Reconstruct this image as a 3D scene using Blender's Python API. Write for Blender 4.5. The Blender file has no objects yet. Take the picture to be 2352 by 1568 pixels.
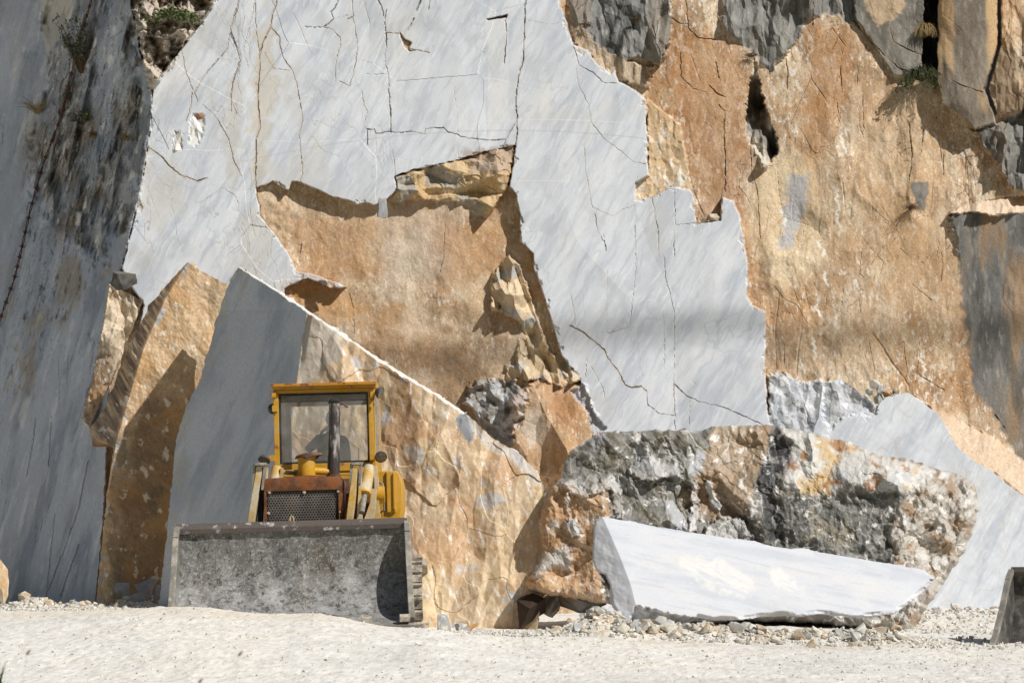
import bpy, bmesh, math, random
import numpy as np
from mathutils import Vector, Matrix

random.seed(7)
C = bpy.context.scene.collection
F, CX, CY, HOR = 6167.0, 1176.0, 784.0, 1380.0      # focal length and centre, in units of a 2352-wide frame
TH = math.atan((HOR - CY) / F)

# ------------------------------------------------------------------ measuring helpers
def rays(px, py):
    dx = (np.asarray(px, float) - CX) / F
    dy = (CY - np.asarray(py, float)) / F
    wy = math.cos(TH) - dy * math.sin(TH)
    wz = math.sin(TH) + dy * math.cos(TH)
    return dx / wy, wz / wy
def P(px, py, Y):
    tx, tz = rays(px, py)
    return Vector((float(tx) * Y, Y, float(tz) * Y))
def plane_depth(px, py, p0, k, s):
    """depth along each sight line of the plane through p0=(px,py,Y), rising k per metre of height and s per metre of x"""
    tx0, tz0 = rays(p0[0], p0[1]); Y0 = p0[2]
    tx, tz = rays(px, py)
    return Y0 * (1 - k * tz0 - s * tx0) / (1 - k * tz - s * tx)
def lin(r, g, b):
    f = lambda v: (v / 255 / 12.92) if v <= 10 else ((v / 255 + .055) / 1.055) ** 2.4
    return np.array([f(r), f(g), f(b)], np.float32)
def lin4(r, g, b):
    v = lin(r, g, b); return (float(v[0]), float(v[1]), float(v[2]), 1)

# ------------------------------------------------------------------ noise (numpy)
_r = np.random.RandomState(11)
PERM = np.concatenate([_r.permutation(256)] * 2).astype(np.int32)
GA = _r.rand(256) * 2 * np.pi
GX, GY = np.cos(GA).astype(np.float32), np.sin(GA).astype(np.float32)
RND = _r.rand(256, 6).astype(np.float32)
def perlin(x, y, seed=0):
    x = np.asarray(x, np.float32) + seed * 17.31; y = np.asarray(y, np.float32) + seed * 9.73
    xi = np.floor(x).astype(np.int32); yi = np.floor(y).astype(np.int32)
    xf = x - xi; yf = y - yi
    u = xf * xf * xf * (xf * (xf * 6 - 15) + 10); v = yf * yf * yf * (yf * (yf * 6 - 15) + 10)
    def g(ix, iy, fx, fy):
        h = PERM[(ix + PERM[iy & 255]) & 255]
        return GX[h] * fx + GY[h] * fy
    a = g(xi, yi, xf, yf); b = g(xi + 1, yi, xf - 1, yf)
    c = g(xi, yi + 1, xf, yf - 1); d = g(xi + 1, yi + 1, xf - 1, yf - 1)
    return ((a + u * (b - a)) * (1 - v) + (c + u * (d - c)) * v) * 1.5
def fbm(x, y, o=4, seed=0, gain=.5):
    s = 0; a = 1; t = 0
    for i in range(o):
        s = s + a * perlin(x * 2.03 ** i, y * 2.03 ** i, seed + i * 3); t += a; a *= gain
    return s / t * 1.4
def worley(x, y, seed=0):
    x = np.asarray(x, np.float32) + seed * 5.37; y = np.asarray(y, np.float32) + seed * 3.11
    xi = np.floor(x).astype(np.int32); yi = np.floor(y).astype(np.int32)
    f1 = np.full(x.shape, 9., np.float32); f2 = f1.copy(); idx = np.zeros(x.shape, np.int32)
    cx = np.zeros(x.shape, np.float32); cy = cx.copy()
    for a in (-1, 0, 1):
        for b in (-1, 0, 1):
            h = PERM[(xi + a + PERM[(yi + b) & 255]) & 255]
            qx = xi + a + RND[h, 0]; qy = yi + b + RND[h, 1]
            d = (qx - x) ** 2 + (qy - y) ** 2
            n = d < f1
            f2 = np.where(n, f1, np.minimum(f2, d))
            idx = np.where(n, h, idx); cx = np.where(n, qx, cx); cy = np.where(n, qy, cy)
            f1 = np.where(n, d, f1)
    return np.sqrt(f1), np.sqrt(f2), idx, x - cx, y - cy
def polyh(x, y, seed, tilt):
    x = np.asarray(x, np.float32) + seed * 5.37; y = np.asarray(y, np.float32) + seed * 3.11
    xi = np.floor(x).astype(np.int32); yi = np.floor(y).astype(np.int32)
    m1 = np.full(x.shape, -9., np.float32); m2 = m1.copy()
    for a in (-1, 0, 1):
        for b in (-1, 0, 1):
            h = PERM[(xi + a + PERM[(yi + b) & 255]) & 255]
            dx = x - (xi + a + RND[h, 0]); dy = y - (yi + b + RND[h, 1])
            v = (RND[h, 2] - .5) * .5 * tilt + (RND[h, 3] - .5) * tilt * dx + (RND[h, 4] - .5) * tilt * dy - dx * dx - dy * dy
            n = v > m1
            m2 = np.where(n, m1, np.maximum(m2, v)); m1 = np.where(n, v, m1)
    return m1, m1 - m2
def facets(u, v, su, sv, amp, seed=0, warp=.25, tilt=1.0, box=None):
    """broken-rock relief: flat planes that meet in sharp edges and grooves (difference of two convex polyhedra)"""
    if box is not None:
        b = (PX > box[0]) & (PX < box[2]) & (PY > box[1]) & (PY < box[3])
        r0 = np.where(b.any(1))[0]; r1 = np.where(b.any(0))[0]
        sl = (slice(r0[0], r0[-1] + 1), slice(r1[0], r1[-1] + 1))
        o = np.zeros(u.shape, np.float32); g = np.ones(u.shape, np.float32)
        o[sl], g[sl] = facets(u[sl], v[sl], su, sv, amp, seed, warp, tilt)[:2]
        return o, g
    x = u / su; y = v / sv
    wx = fbm(x * .9, y * .9, 2, seed + 40) * warp * .6; wy = fbm(x * .9, y * .9, 2, seed + 60) * warp * .6
    p, g1 = polyh(x + wx, y + wy, seed, tilt); q, g2 = polyh(x * 1.1 + wx + 3.3, y * 1.1 + wy + 7.7, seed + 7, tilt)
    return amp * 1.6 * (p - q / 1.21), np.minimum(g1, g2)
def steps(u, v, su, sv, amp, seed=0, warp=.3):
    x = u / su; y = v / sv
    f1, f2, i, dx, dy = worley(x + fbm(x, y, 2, seed + 40) * warp, y + fbm(x, y, 2, seed + 60) * warp, seed)
    return amp * ((RND[i, 2] - .5) * 1.2 + (RND[i, 3] - .5) * dx + (RND[i, 4] - .5) * dy)
def sm(a, b, x):
    t = np.clip((x - a) / (b - a), 0, 1); return t * t * (3 - 2 * t)
def mix(c, d, m):
    return c * (1 - m[..., None]) + np.asarray(d, np.float32) * m[..., None]

def sdf(poly, px, py):
    """signed distance to a polygon, negative inside"""
    P_ = np.asarray(poly, np.float32)
    d = np.full(px.shape, 1e9, np.float32); ins = np.zeros(px.shape, bool)
    n = len(P_)
    for i in range(n):
        x0, y0 = P_[i]; x1, y1 = P_[(i + 1) % n]
        ex, ey = x1 - x0, y1 - y0
        L = ex * ex + ey * ey + 1e-9
        t = np.clip(((px - x0) * ex + (py - y0) * ey) / L, 0, 1)
        d = np.minimum(d, (px - x0 - t * ex) ** 2 + (py - y0 - t * ey) ** 2)
        if y0 != y1:
            c = ((y0 > py) != (y1 > py)) & (px < ex * (py - y0) / (y1 - y0) + x0)
            ins ^= c
    d = np.sqrt(d)
    return np.where(ins, -d, d)
def zone(poly, px, py, soft=2., warp=3., wl=18., seed=0):
    """0..1 membership of a polygon with a ragged edge"""
    out = np.zeros(px.shape, np.float32)
    a = np.asarray(poly); pad = soft + warp * 2 + 4
    b = (px > a[:, 0].min() - pad) & (px < a[:, 0].max() + pad) & (py > a[:, 1].min() - pad) & (py < a[:, 1].max() + pad)
    if not b.any(): return out
    x = px[b]; y = py[b]
    d = sdf(poly, x + warp * fbm(x / wl, y / wl, 3, seed), y + warp * fbm(x / wl, y / wl, 3, seed + 31))
    out[b] = 1 - sm(-soft, soft, d)
    return out
def interp_edge(pts, py):
    p = sorted(pts, key=lambda q: q[1])
    return np.interp(py, [q[1] for q in p], [q[0] for q in p])

# ------------------------------------------------------------------ materials
def nodes_of(name):
    m = bpy.data.materials.new(name); m.use_nodes = True
    nt = m.node_tree
    b = nt.nodes['Principled BSDF']
    return m, nt, b
def rock_mat(name, rough=.8, spec=.25, grain=26., amt=.22, bump=.25, bscale=40., bdist=.01):
    """colour of each point comes from the stone itself (attribute col), broken up by fine grain"""
    m, nt, b = nodes_of(name); N, L = nt.nodes, nt.links
    at = N.new('ShaderNodeAttribute'); at.attribute_name = 'col'
    geo = N.new('ShaderNodeNewGeometry')
    n1 = N.new('ShaderNodeTexNoise'); n1.inputs['Scale'].default_value = grain; n1.inputs['Detail'].default_value = 6
    n1.inputs['Roughness'].default_value = .65
    L.new(geo.outputs['Position'], n1.inputs['Vector'])
    mr = N.new('ShaderNodeMapRange'); mr.inputs[1].default_value = .25; mr.inputs[2].default_value = .75
    mr.inputs[3].default_value = 1 - amt; mr.inputs[4].default_value = 1 + amt
    L.new(n1.outputs['Fac'], mr.inputs[0])
    mx = N.new('ShaderNodeMix'); mx.data_type = 'RGBA'; mx.blend_type = 'MULTIPLY'; mx.inputs[0].default_value = 1
    L.new(at.outputs['Color'], mx.inputs[6]); L.new(mr.outputs[0], mx.inputs[7])
    L.new(mx.outputs[2], b.inputs['Base Color'])
    b.inputs['Roughness'].default_value = rough; b.inputs['Specular IOR Level'].default_value = spec
    n2 = N.new('ShaderNodeTexNoise'); n2.inputs['Scale'].default_value = bscale; n2.inputs['Detail'].default_value = 5
    L.new(geo.outputs['Position'], n2.inputs['Vector'])
    bp = N.new('ShaderNodeBump'); bp.inputs['Strength'].default_value = bump; bp.inputs['Distance'].default_value = bdist
    L.new(n2.outputs['Fac'], bp.inputs['Height']); L.new(bp.outputs['Normal'], b.inputs['Normal'])
    return m
def paint_mat(name, base, worn, fac=(.5, .62), scale=6., rough=.5, metal=0., spec=.4, fine=.15, stretch=(1, 1, 1), dust=0., bump=.1):
    """base colour with worn / rusty / dusty patches whose outline is a noise threshold"""
    m, nt, b = nodes_of(name); N, L = nt.nodes, nt.links
    tc = N.new('ShaderNodeTexCoord'); mp = N.new('ShaderNodeMapping'); mp.inputs['Scale'].default_value = stretch
    L.new(tc.outputs['Object'], mp.inputs['Vector'])
    n = N.new('ShaderNodeTexNoise'); n.inputs['Scale'].default_value = scale; n.inputs['Detail'].default_value = 8
    n.inputs['Roughness'].default_value = .65
    L.new(mp.outputs[0], n.inputs['Vector'])
    mr = N.new('ShaderNodeMapRange'); mr.interpolation_type = 'SMOOTHSTEP'
    mr.inputs[1].default_value = fac[0]; mr.inputs[2].default_value = fac[1]
    L.new(n.outputs['Fac'], mr.inputs[0])
    mx = N.new('ShaderNodeMix'); mx.data_type = 'RGBA'
    mx.inputs[6].default_value = base; mx.inputs[7].default_value = worn
    L.new(mr.outputs[0], mx.inputs[0])
    n3 = N.new('ShaderNodeTexNoise'); n3.inputs['Scale'].default_value = scale * 9; n3.inputs['Detail'].default_value = 4
    L.new(mp.outputs[0], n3.inputs['Vector'])
    m3 = N.new('ShaderNodeMapRange'); m3.inputs[1].default_value = .3; m3.inputs[2].default_value = .7
    m3.inputs[3].default_value = 1 - fine; m3.inputs[4].default_value = 1 + fine
    L.new(n3.outputs['Fac'], m3.inputs[0])
    ml = N.new('ShaderNodeMix'); ml.data_type = 'RGBA'; ml.blend_type = 'MULTIPLY'; ml.inputs[0].default_value = 1
    L.new(mx.outputs[2], ml.inputs[6]); L.new(m3.outputs[0], ml.inputs[7])
    last = ml.outputs[2]
    if dust:
        n4 = N.new('ShaderNodeTexNoise'); n4.inputs['Scale'].default_value = 3.2; n4.inputs['Detail'].default_value = 9
        n4.inputs['Roughness'].default_value = .75
        L.new(tc.outputs['Object'], n4.inputs['Vector'])
        m4 = N.new('ShaderNodeMapRange'); m4.inputs[1].default_value = .42; m4.inputs[2].default_value = .75
        m4.inputs[3].default_value = 0; m4.inputs[4].default_value = dust
        L.new(n4.outputs['Fac'], m4.inputs[0])
        md = N.new('ShaderNodeMix'); md.data_type = 'RGBA'; md.inputs[7].default_value = (.55, .52, .46, 1)
        L.new(m4.outputs[0], md.inputs[0]); L.new(last, md.inputs[6]); last = md.outputs[2]
    L.new(last, b.inputs['Base Color'])
    b.inputs['Roughness'].default_value = rough; b.inputs['Metallic'].default_value = metal
    b.inputs['Specular IOR Level'].default_value = spec
    bp = N.new('ShaderNodeBump'); bp.inputs['Strength'].default_value = bump; bp.inputs['Distance'].default_value = .004
    L.new(n3.outputs['Fac'], bp.inputs['Height']); L.new(bp.outputs['Normal'], b.inputs['Normal'])
    return m

M = {}
M['marble'] = rock_mat('marble', rough=.55, spec=.3, grain=30, amt=.05, bump=.12, bscale=60, bdist=.006)
M['rock'] = rock_mat('rock', grain=32, amt=.26, bump=.3, bscale=38, bdist=.015)
M['shaded_rock'] = rock_mat('foliated_rock', rough=.7, grain=16, amt=.14, bump=.3, bscale=30, bdist=.012)
M['boulder'] = rock_mat('boulder_rock', rough=.52, grain=24, amt=.16, bump=.18, bscale=34, bdist=.012)
M['ground'] = rock_mat('dusty_ground', rough=.95, spec=.1, grain=34, amt=.10, bump=.5, bscale=46, bdist=.012)
M['stone'] = rock_mat('stone', rough=.85, grain=30, amt=.16, bump=.3, bscale=60, bdist=.006)
Yel, Rust = lin4(200, 150, 22), lin4(120, 66, 32)
M['yellow'] = paint_mat('yellow_paint', Yel, lin4(150, 92, 34), (.60, .70), 7, .45, dust=.28)
M['pale_yellow'] = paint_mat('dusty_yellow_paint', lin4(196, 158, 70), lin4(196, 184, 158), (.42, .60), 5, .65, dust=.65)
M['rust'] = paint_mat('rusty_orange_paint', lin4(132, 76, 30), lin4(92, 54, 30), (.42, .60), 6, .6, fine=.3, dust=.12)
M['dark_rust'] = paint_mat('dark_rust', lin4(84, 54, 40), lin4(120, 72, 46), (.45, .62), 9, .7, fine=.25, dust=.25)
M['grille'] = paint_mat('grille_steel', lin4(96, 90, 86), lin4(112, 76, 56), (.52, .7), 5, .6, fine=.25, dust=.35)
M['black'] = paint_mat('black_rubber', lin4(34, 36, 36), lin4(60, 62, 62), (.5, .7), 8, .6, dust=.12)
M['lamp'] = paint_mat('lamp_plastic', lin4(66, 65, 62), lin4(104, 101, 94), (.48, .7), 12, .5, dust=.22)
M['core'] = paint_mat('radiator_core', lin4(40, 34, 30), lin4(58, 46, 38), (.4, .6), 14, .8)
M['pipe'] = paint_mat('sooty_pipe', lin4(66, 58, 56), lin4(176, 172, 168), (.50, .68), 16, .6, fine=.3, stretch=(1, 1, .22))
M['steel'] = paint_mat('dirty_steel', lin4(120, 116, 108), lin4(168, 160, 146), (.45, .65), 8, .55, fine=.2, dust=.4)
M['plate_edge'] = paint_mat('worn_steel_edge', lin4(92, 84, 78), lin4(190, 186, 180), (.55, .68), 9, .5, fine=.3)
M['track'] = paint_mat('dusty_track_steel', lin4(104, 94, 82), lin4(190, 180, 162), (.4, .58), 6, .8, fine=.2, dust=.7)
M['cable'] = paint_mat('rusty_wire', lin4(110, 62, 40), lin4(66, 46, 38), (.4, .6), 20, .8)
M['bolt'] = paint_mat('dusty_bolt', lin4(190, 180, 170), lin4(150, 130, 112), (.5, .7), 20, .7)
M['shirt'] = paint_mat('dark_shirt', lin4(56, 58, 66), lin4(70, 72, 80), (.4, .7), 10, .9, bump=.3)
M['trousers'] = paint_mat('dark_trousers', lin4(48, 52, 64), lin4(60, 64, 74), (.4, .7), 10, .9)
M['skin'] = paint_mat('skin', lin4(176, 128, 102), lin4(160, 110, 88), (.4, .7), 12, .55)
M['hair'] = paint_mat('dark_hair', lin4(38, 32, 28), lin4(54, 46, 38), (.4, .6), 30, .7)
M['seat'] = paint_mat('seat_vinyl', lin4(40, 40, 42), lin4(62, 60, 58), (.45, .65), 10, .6)
def glass_mat(name, tint, refl, dust):
    m, nt, b = nodes_of(name); N, L = nt.nodes, nt.links
    N.remove(b); out = N['Material Output']
    tr = N.new('ShaderNodeBsdfTransparent'); tr.inputs[0].default_value = tint
    gl = N.new('ShaderNodeBsdfGlossy'); gl.inputs['Roughness'].default_value = .02
    fr = N.new('ShaderNodeFresnel'); fr.inputs[0].default_value = 1.45
    mr = N.new('ShaderNodeMath'); mr.operation = 'MULTIPLY'; mr.inputs[1].default_value = refl
    L.new(fr.outputs[0], mr.inputs[0])
    m1 = N.new('ShaderNodeMixShader'); L.new(mr.outputs[0], m1.inputs[0]); L.new(tr.outputs[0], m1.inputs[1]); L.new(gl.outputs[0], m1.inputs[2])
    df = N.new('ShaderNodeBsdfDiffuse'); df.inputs[0].default_value = (.62, .62, .6, 1)
    tc = N.new('ShaderNodeTexCoord'); n = N.new('ShaderNodeTexNoise'); n.inputs['Scale'].default_value = 5; n.inputs['Detail'].default_value = 8
    L.new(tc.outputs['Object'], n.inputs['Vector'])
    md = N.new('ShaderNodeMapRange'); md.inputs[1].default_value = .3; md.inputs[2].default_value = .75
    md.inputs[3].default_value = dust * .6; md.inputs[4].default_value = dust * 1.5
    L.new(n.outputs['Fac'], md.inputs[0])
    m2 = N.new('ShaderNodeMixShader'); L.new(md.outputs[0], m2.inputs[0]); L.new(m1.outputs[0], m2.inputs[1]); L.new(df.outputs[0], m2.inputs[2])
    L.new(m2.outputs[0], out.inputs[0])
    return m
M['glass'] = glass_mat('dusty_windscreen', (.92, .93, .92, 1), 1.0, .24)
M['side_glass'] = glass_mat('dusty_side_glass', (.84, .86, .84, 1), 1.0, .30)
# scuffed bucket steel: streaky scratches and marble dust
def scuff_mat():
    m, nt, b = nodes_of('scuffed_bucket_steel'); N, L = nt.nodes, nt.links
    tc = N.new('ShaderNodeTexCoord')
    def noise(scale, det, rg, st=(1, 1, 1), dist=0.):
        mp = N.new('ShaderNodeMapping'); mp.inputs['Scale'].default_value = st
        L.new(tc.outputs['Object'], mp.inputs[0])
        n = N.new('ShaderNodeTexNoise'); n.inputs['Scale'].default_value = scale; n.inputs['Detail'].default_value = det
        n.inputs['Roughness'].default_value = rg; n.inputs['Distortion'].default_value = dist
        L.new(mp.outputs[0], n.inputs['Vector']); return n
    def rng(n, a, c, lo=0., hi=1.):
        r = N.new('ShaderNodeMapRange'); r.inputs[1].default_value = a; r.inputs[2].default_value = c
        r.inputs[3].default_value = lo; r.inputs[4].default_value = hi; L.new(n, r.inputs[0]); return r.outputs[0]
    def mixc(fac, a, c):
        x = N.new('ShaderNodeMix'); x.data_type = 'RGBA'; L.new(fac, x.inputs[0])
        for s, v in ((6, a), (7, c)):
            if isinstance(v, tuple): x.inputs[s].default_value = v
            else: L.new(v, x.inputs[s])
        return x.outputs[2]
    c = mixc(rng(noise(3., 10, .72).outputs['Fac'], .35, .65), lin4(88, 88, 85), lin4(126, 124, 118))
    c = mixc(rng(noise(2.2, 6, .6, (1, 1, .5)).outputs['Fac'], .52, .72, 0, .8), c, lin4(96, 84, 68))
    sx = N.new('ShaderNodeSeparateXYZ'); L.new(tc.outputs['Object'], sx.inputs[0])
    low = rng(sx.outputs['Z'], .75, .10, 0.05, .95)
    ad = N.new('ShaderNodeMath'); ad.operation = 'MULTIPLY'
    L.new(low, ad.inputs[0]); L.new(rng(noise(6, 12, .8, (1, 1, .6), .4).outputs['Fac'], .40, .62).node.outputs[0], ad.inputs[1])
    c = mixc(ad.outputs[0], c, lin4(196, 196, 194))
    for sd_, sc_, th_ in ((0, 17, .535), (1, 30, .535), (2, 9, .56)):
        c = mixc(rng(noise(sc_, 9, .8, (1, 1, .7 if sd_ else 1.6), .6).outputs['Fac'], th_, th_ + .05, 0, (.5, .55, .4)[sd_]), c, lin4(190, 190, 188))
    c = mixc(rng(noise(17, 8, .78, (.8, 1, .6), .5).outputs['Fac'], .53, .59, 0, .75), c, lin4(48, 47, 45))
    # rust along both ends and under the lip
    c = mixc(rng(noise(2.6, 8, .7, (2.5, 1, .35)).outputs['Fac'], .62, .72, 0, .55), c, lin4(108, 74, 48))
    L.new(c, b.inputs['Base Color']); b.inputs['Roughness'].default_value = .55; b.inputs['Metallic'].default_value = .25
    bp = N.new('ShaderNodeBump'); bp.inputs['Strength'].default_value = .25; bp.inputs['Distance'].default_value = .01
    L.new(noise(9, 8, .75, (1, 1, .5), 1.5).outputs['Fac'], bp.inputs['Height']); L.new(bp.outputs[0], b.inputs['Normal'])
    return m
M['scuffed'] = scuff_mat()
def plain(name, col, rough=.8):
    m, nt, b = nodes_of(name); N, L = nt.nodes, nt.links
    oi = N.new('ShaderNodeTexCoord'); n = N.new('ShaderNodeTexNoise'); n.inputs['Scale'].default_value = 14
    L.new(oi.outputs['Object'], n.inputs['Vector'])
    mx = N.new('ShaderNodeMix'); mx.data_type = 'RGBA'
    mx.inputs[6].default_value = tuple(v * .65 for v in col[:3]) + (1,); mx.inputs[7].default_value = tuple(min(1, v * 1.35) for v in col[:3]) + (1,)
    L.new(n.outputs['Fac'], mx.inputs[0]); L.new(mx.outputs[2], b.inputs['Base Color']); b.inputs['Roughness'].default_value = rough
    b.inputs['Specular IOR Level'].default_value = .2
    return m
M['pale_stem'] = plain('pale_stem', lin4(206, 196, 172)); M['dry_grass'] = plain('dry_grass', lin4(150, 128, 88)); M['dark_grass'] = plain('dark_grass', lin4(70, 70, 50))
M['leaf'] = plain('grey_green_leaf', lin4(92, 104, 66)); M['silver_leaf'] = plain('silver_leaf', lin4(112, 118, 100))
M['twig'] = plain('twig', lin4(96, 78, 58)); M['green_blade'] = plain('green_blade', lin4(86, 110, 46)); M['seed'] = plain('seed_head', lin4(150, 112, 70))
M['yellow_flower'] = plain('yellow_flower', lin4(206, 178, 40)); M['lens'] = paint_mat('lamp_lens', lin4(120, 112, 100), lin4(90, 84, 76), (.4, .6), 20, .25, spec=.6)

# ------------------------------------------------------------------ mesh helpers
def mesh_np(name, co, quads=None, tris=None, col=None, mat=None):
    me = bpy.data.meshes.new(name)
    nq = 0 if quads is None else len(quads); nt_ = 0 if tris is None else len(tris)
    me.vertices.add(len(co)); me.vertices.foreach_set('co', np.ascontiguousarray(co, np.float32).ravel())
    li = []; st = []
    if nq: li.append(np.asarray(quads, np.int32).ravel()); st.append(np.arange(nq, dtype=np.int32) * 4)
    if nt_: li.append(np.asarray(tris, np.int32).ravel()); st.append(nq * 4 + np.arange(nt_, dtype=np.int32) * 3)
    li = np.concatenate(li); st = np.concatenate(st)
    me.loops.add(len(li)); me.loops.foreach_set('vertex_index', li)
    me.polygons.add(nq + nt_); me.polygons.foreach_set('loop_start', st)
    me.update(calc_edges=True)
    me.shade_flat() if hasattr(me, 'shade_flat') else me.polygons.foreach_set('use_smooth', np.zeros(nq + nt_, bool))
    if col is not None:
        a = me.attributes.new('col', 'FLOAT_COLOR', 'POINT')
        c4 = np.ones((len(co), 4), np.float32); c4[:, :3] = np.clip(col, 0.004, 1)
        a.data.foreach_set('color', c4.ravel())
    if mat: me.materials.append(mat)
    return me
def link(name, me, parent=None):
    o = bpy.data.objects.new(name, me); C.objects.link(o)
    if parent: o.parent = parent
    return o
def tag(o, label=None, cat=None, group=None, kind=None):
    if label: o['label'] = label
    if cat: o['category'] = cat
    if group: o['group'] = group
    if kind: o['kind'] = kind
    return o
def empty(name, loc, label, cat, group=None):
    o = bpy.data.objects.new(name, None); C.objects.link(o); o.location = loc; o.empty_display_size = .2
    return tag(o, label, cat, group)

# ================================================================== CLIFF
def axis(lo, a, b, hi, fine, coarse):
    return np.concatenate([np.arange(lo, a, coarse), np.arange(a, b, fine), np.arange(b, hi + coarse, coarse)]).astype(np.float32)
gx = axis(-500, -12, 2364, 2850, 1.75, 8); gy = axis(-420, -12, 1405, 1490, 1.75, 8)
PX, PY = np.meshgrid(gx, gy)
U, V = PX / 162., -PY / 162.
K0, S0, Y00 = .18, -.03, 38.0
BASE = plane_depth(PX, PY, (1176, 1380, Y00), K0, S0)
off = np.zeros(PX.shape, np.float32)

XE = [(288, -420), (300, 0), (322, 120), (350, 200), (345, 300), (320, 450), (280, 615), (262, 720), (252, 870), (246, 1020), (240, 1150), (230, 1280), (220, 1380), (205, 1490)]
WHITE = [(520, -500), (1250, -500), (1285, 0), (1300, 51), (1316, 103), (1351, 117), (1369, 146), (1402, 170), (1411, 161), (1422, 187), (1454, 205), (1485, 231),
         (1485, 278), (1488, 330), (1487, 366), (1490, 403), (1461, 419), (1459, 461), (1498, 452), (1541, 430), (1585, 436), (1593, 445), (1600, 513), (1607, 513),
         (1655, 505), (1659, 454), (1684, 461), (1699, 494), (1708, 553), (1717, 601), (1717, 682), (1725, 700), (1758, 715), (1759, 795), (1756, 846),
         (1761, 901), (1763, 949), (1774, 985), (1774, 1490), (1360, 1490), (1380, 990), (1355, 975), (1355, 931), (1335, 905), (1333, 876), (1304, 846), (1288, 810),
         (1264, 729), (1247, 674), (1227, 616), (1224, 583), (1194, 553), (1194, 491), (1183, 445), (1170, 428), (1181, 359), (1183, 335),
         (1121, 348), (1044, 370), (953, 390), (907, 405), (914, 436), (890, 458), (861, 472), (837, 465), (821, 471), (799, 460), (760, 452), (737, 439), (707, 427),
         (685, 419), (672, 417), (663, 438), (643, 430), (627, 417), (603, 427), (588, 432), (600, 500), (640, 548), (662, 580), (682, 623), (715, 628),
         (740, 636), (799, 660), (760, 662), (735, 650), (705, 640), (680, 650), (656, 662), (640, 700), (500, 900), (330, 1100), (262, 1025), (215, 1020),
         (300, 830), (330, 700), (290, 640), (280, 615), (320, 450), (345, 300), (350, 200), (385, 150), (440, 80), (495, 0)]
wz = zone(WHITE, PX, PY, 1.6, 3.0, 20, 1)
xe = interp_edge(XE, PY)
xs_ = np.convolve(np.pad(xe[:, 0], 30, mode='edge'), np.ones(61) / 61, 'valid')[:, None]
dl = np.maximum(0, xs_ - PX) / 162.
left = sm(-2, 2, xe - PX + 3 * fbm(PX / 20, PY / 20, 3, 5))

# --- colours of the stones
def white_col(u, v):
    a = u * .5 + v * .866; b = u * .866 - v * .5
    n = fbm(b * 3.2 + .4 * fbm(u, v, 3, 3), a * .5, 5, 2, .6)
    n5 = fbm(b * 26 + 1.2 * fbm(u * 3, v * 3, 3, 11), a * 2.2, 4, 13, .65)
    n2 = fbm(b * 11 + .8 * fbm(u * 2, v * 2, 3, 8), a * 1.1, 4, 9, .6); n3 = fbm(u * .7, v * .7, 3, 12)
    c = np.broadcast_to(lin(212, 217, 223), u.shape + (3,)).copy()
    c = mix(c, lin(184, 191, 201), sm(-.05, .5, n) * .7)
    c = mix(c, lin(226, 228, 231), sm(.05, .6, -n) * .7)
    c = mix(c, lin(180, 187, 197), sm(.05, .6, n2) * .5)
    c = mix(c, lin(226, 226, 226), sm(.15, .6, -n2) * .4)
    c = mix(c, lin(176, 182, 190), sm(.05, .0, np.abs(fbm(b * 1.6, a * .9, 4, 14))) * sm(.0, .4, fbm(u * .9, v * .9, 2, 16)) * .5)
    c = mix(c, lin(192, 196, 202), sm(.1, .5, fbm(u * 1.7, v * 1.4, 4, 18)) * .5)
    c = mix(c, lin(180, 188, 198), sm(.15, .5, n5) * sm(-.2, .4, n3) * .55); c = mix(c, lin(232, 234, 236), sm(.2, .5, -n5) * .5)
    c = mix(c, lin(212, 208, 198), sm(.2, .7, n3) * .35)
    return c
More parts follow.
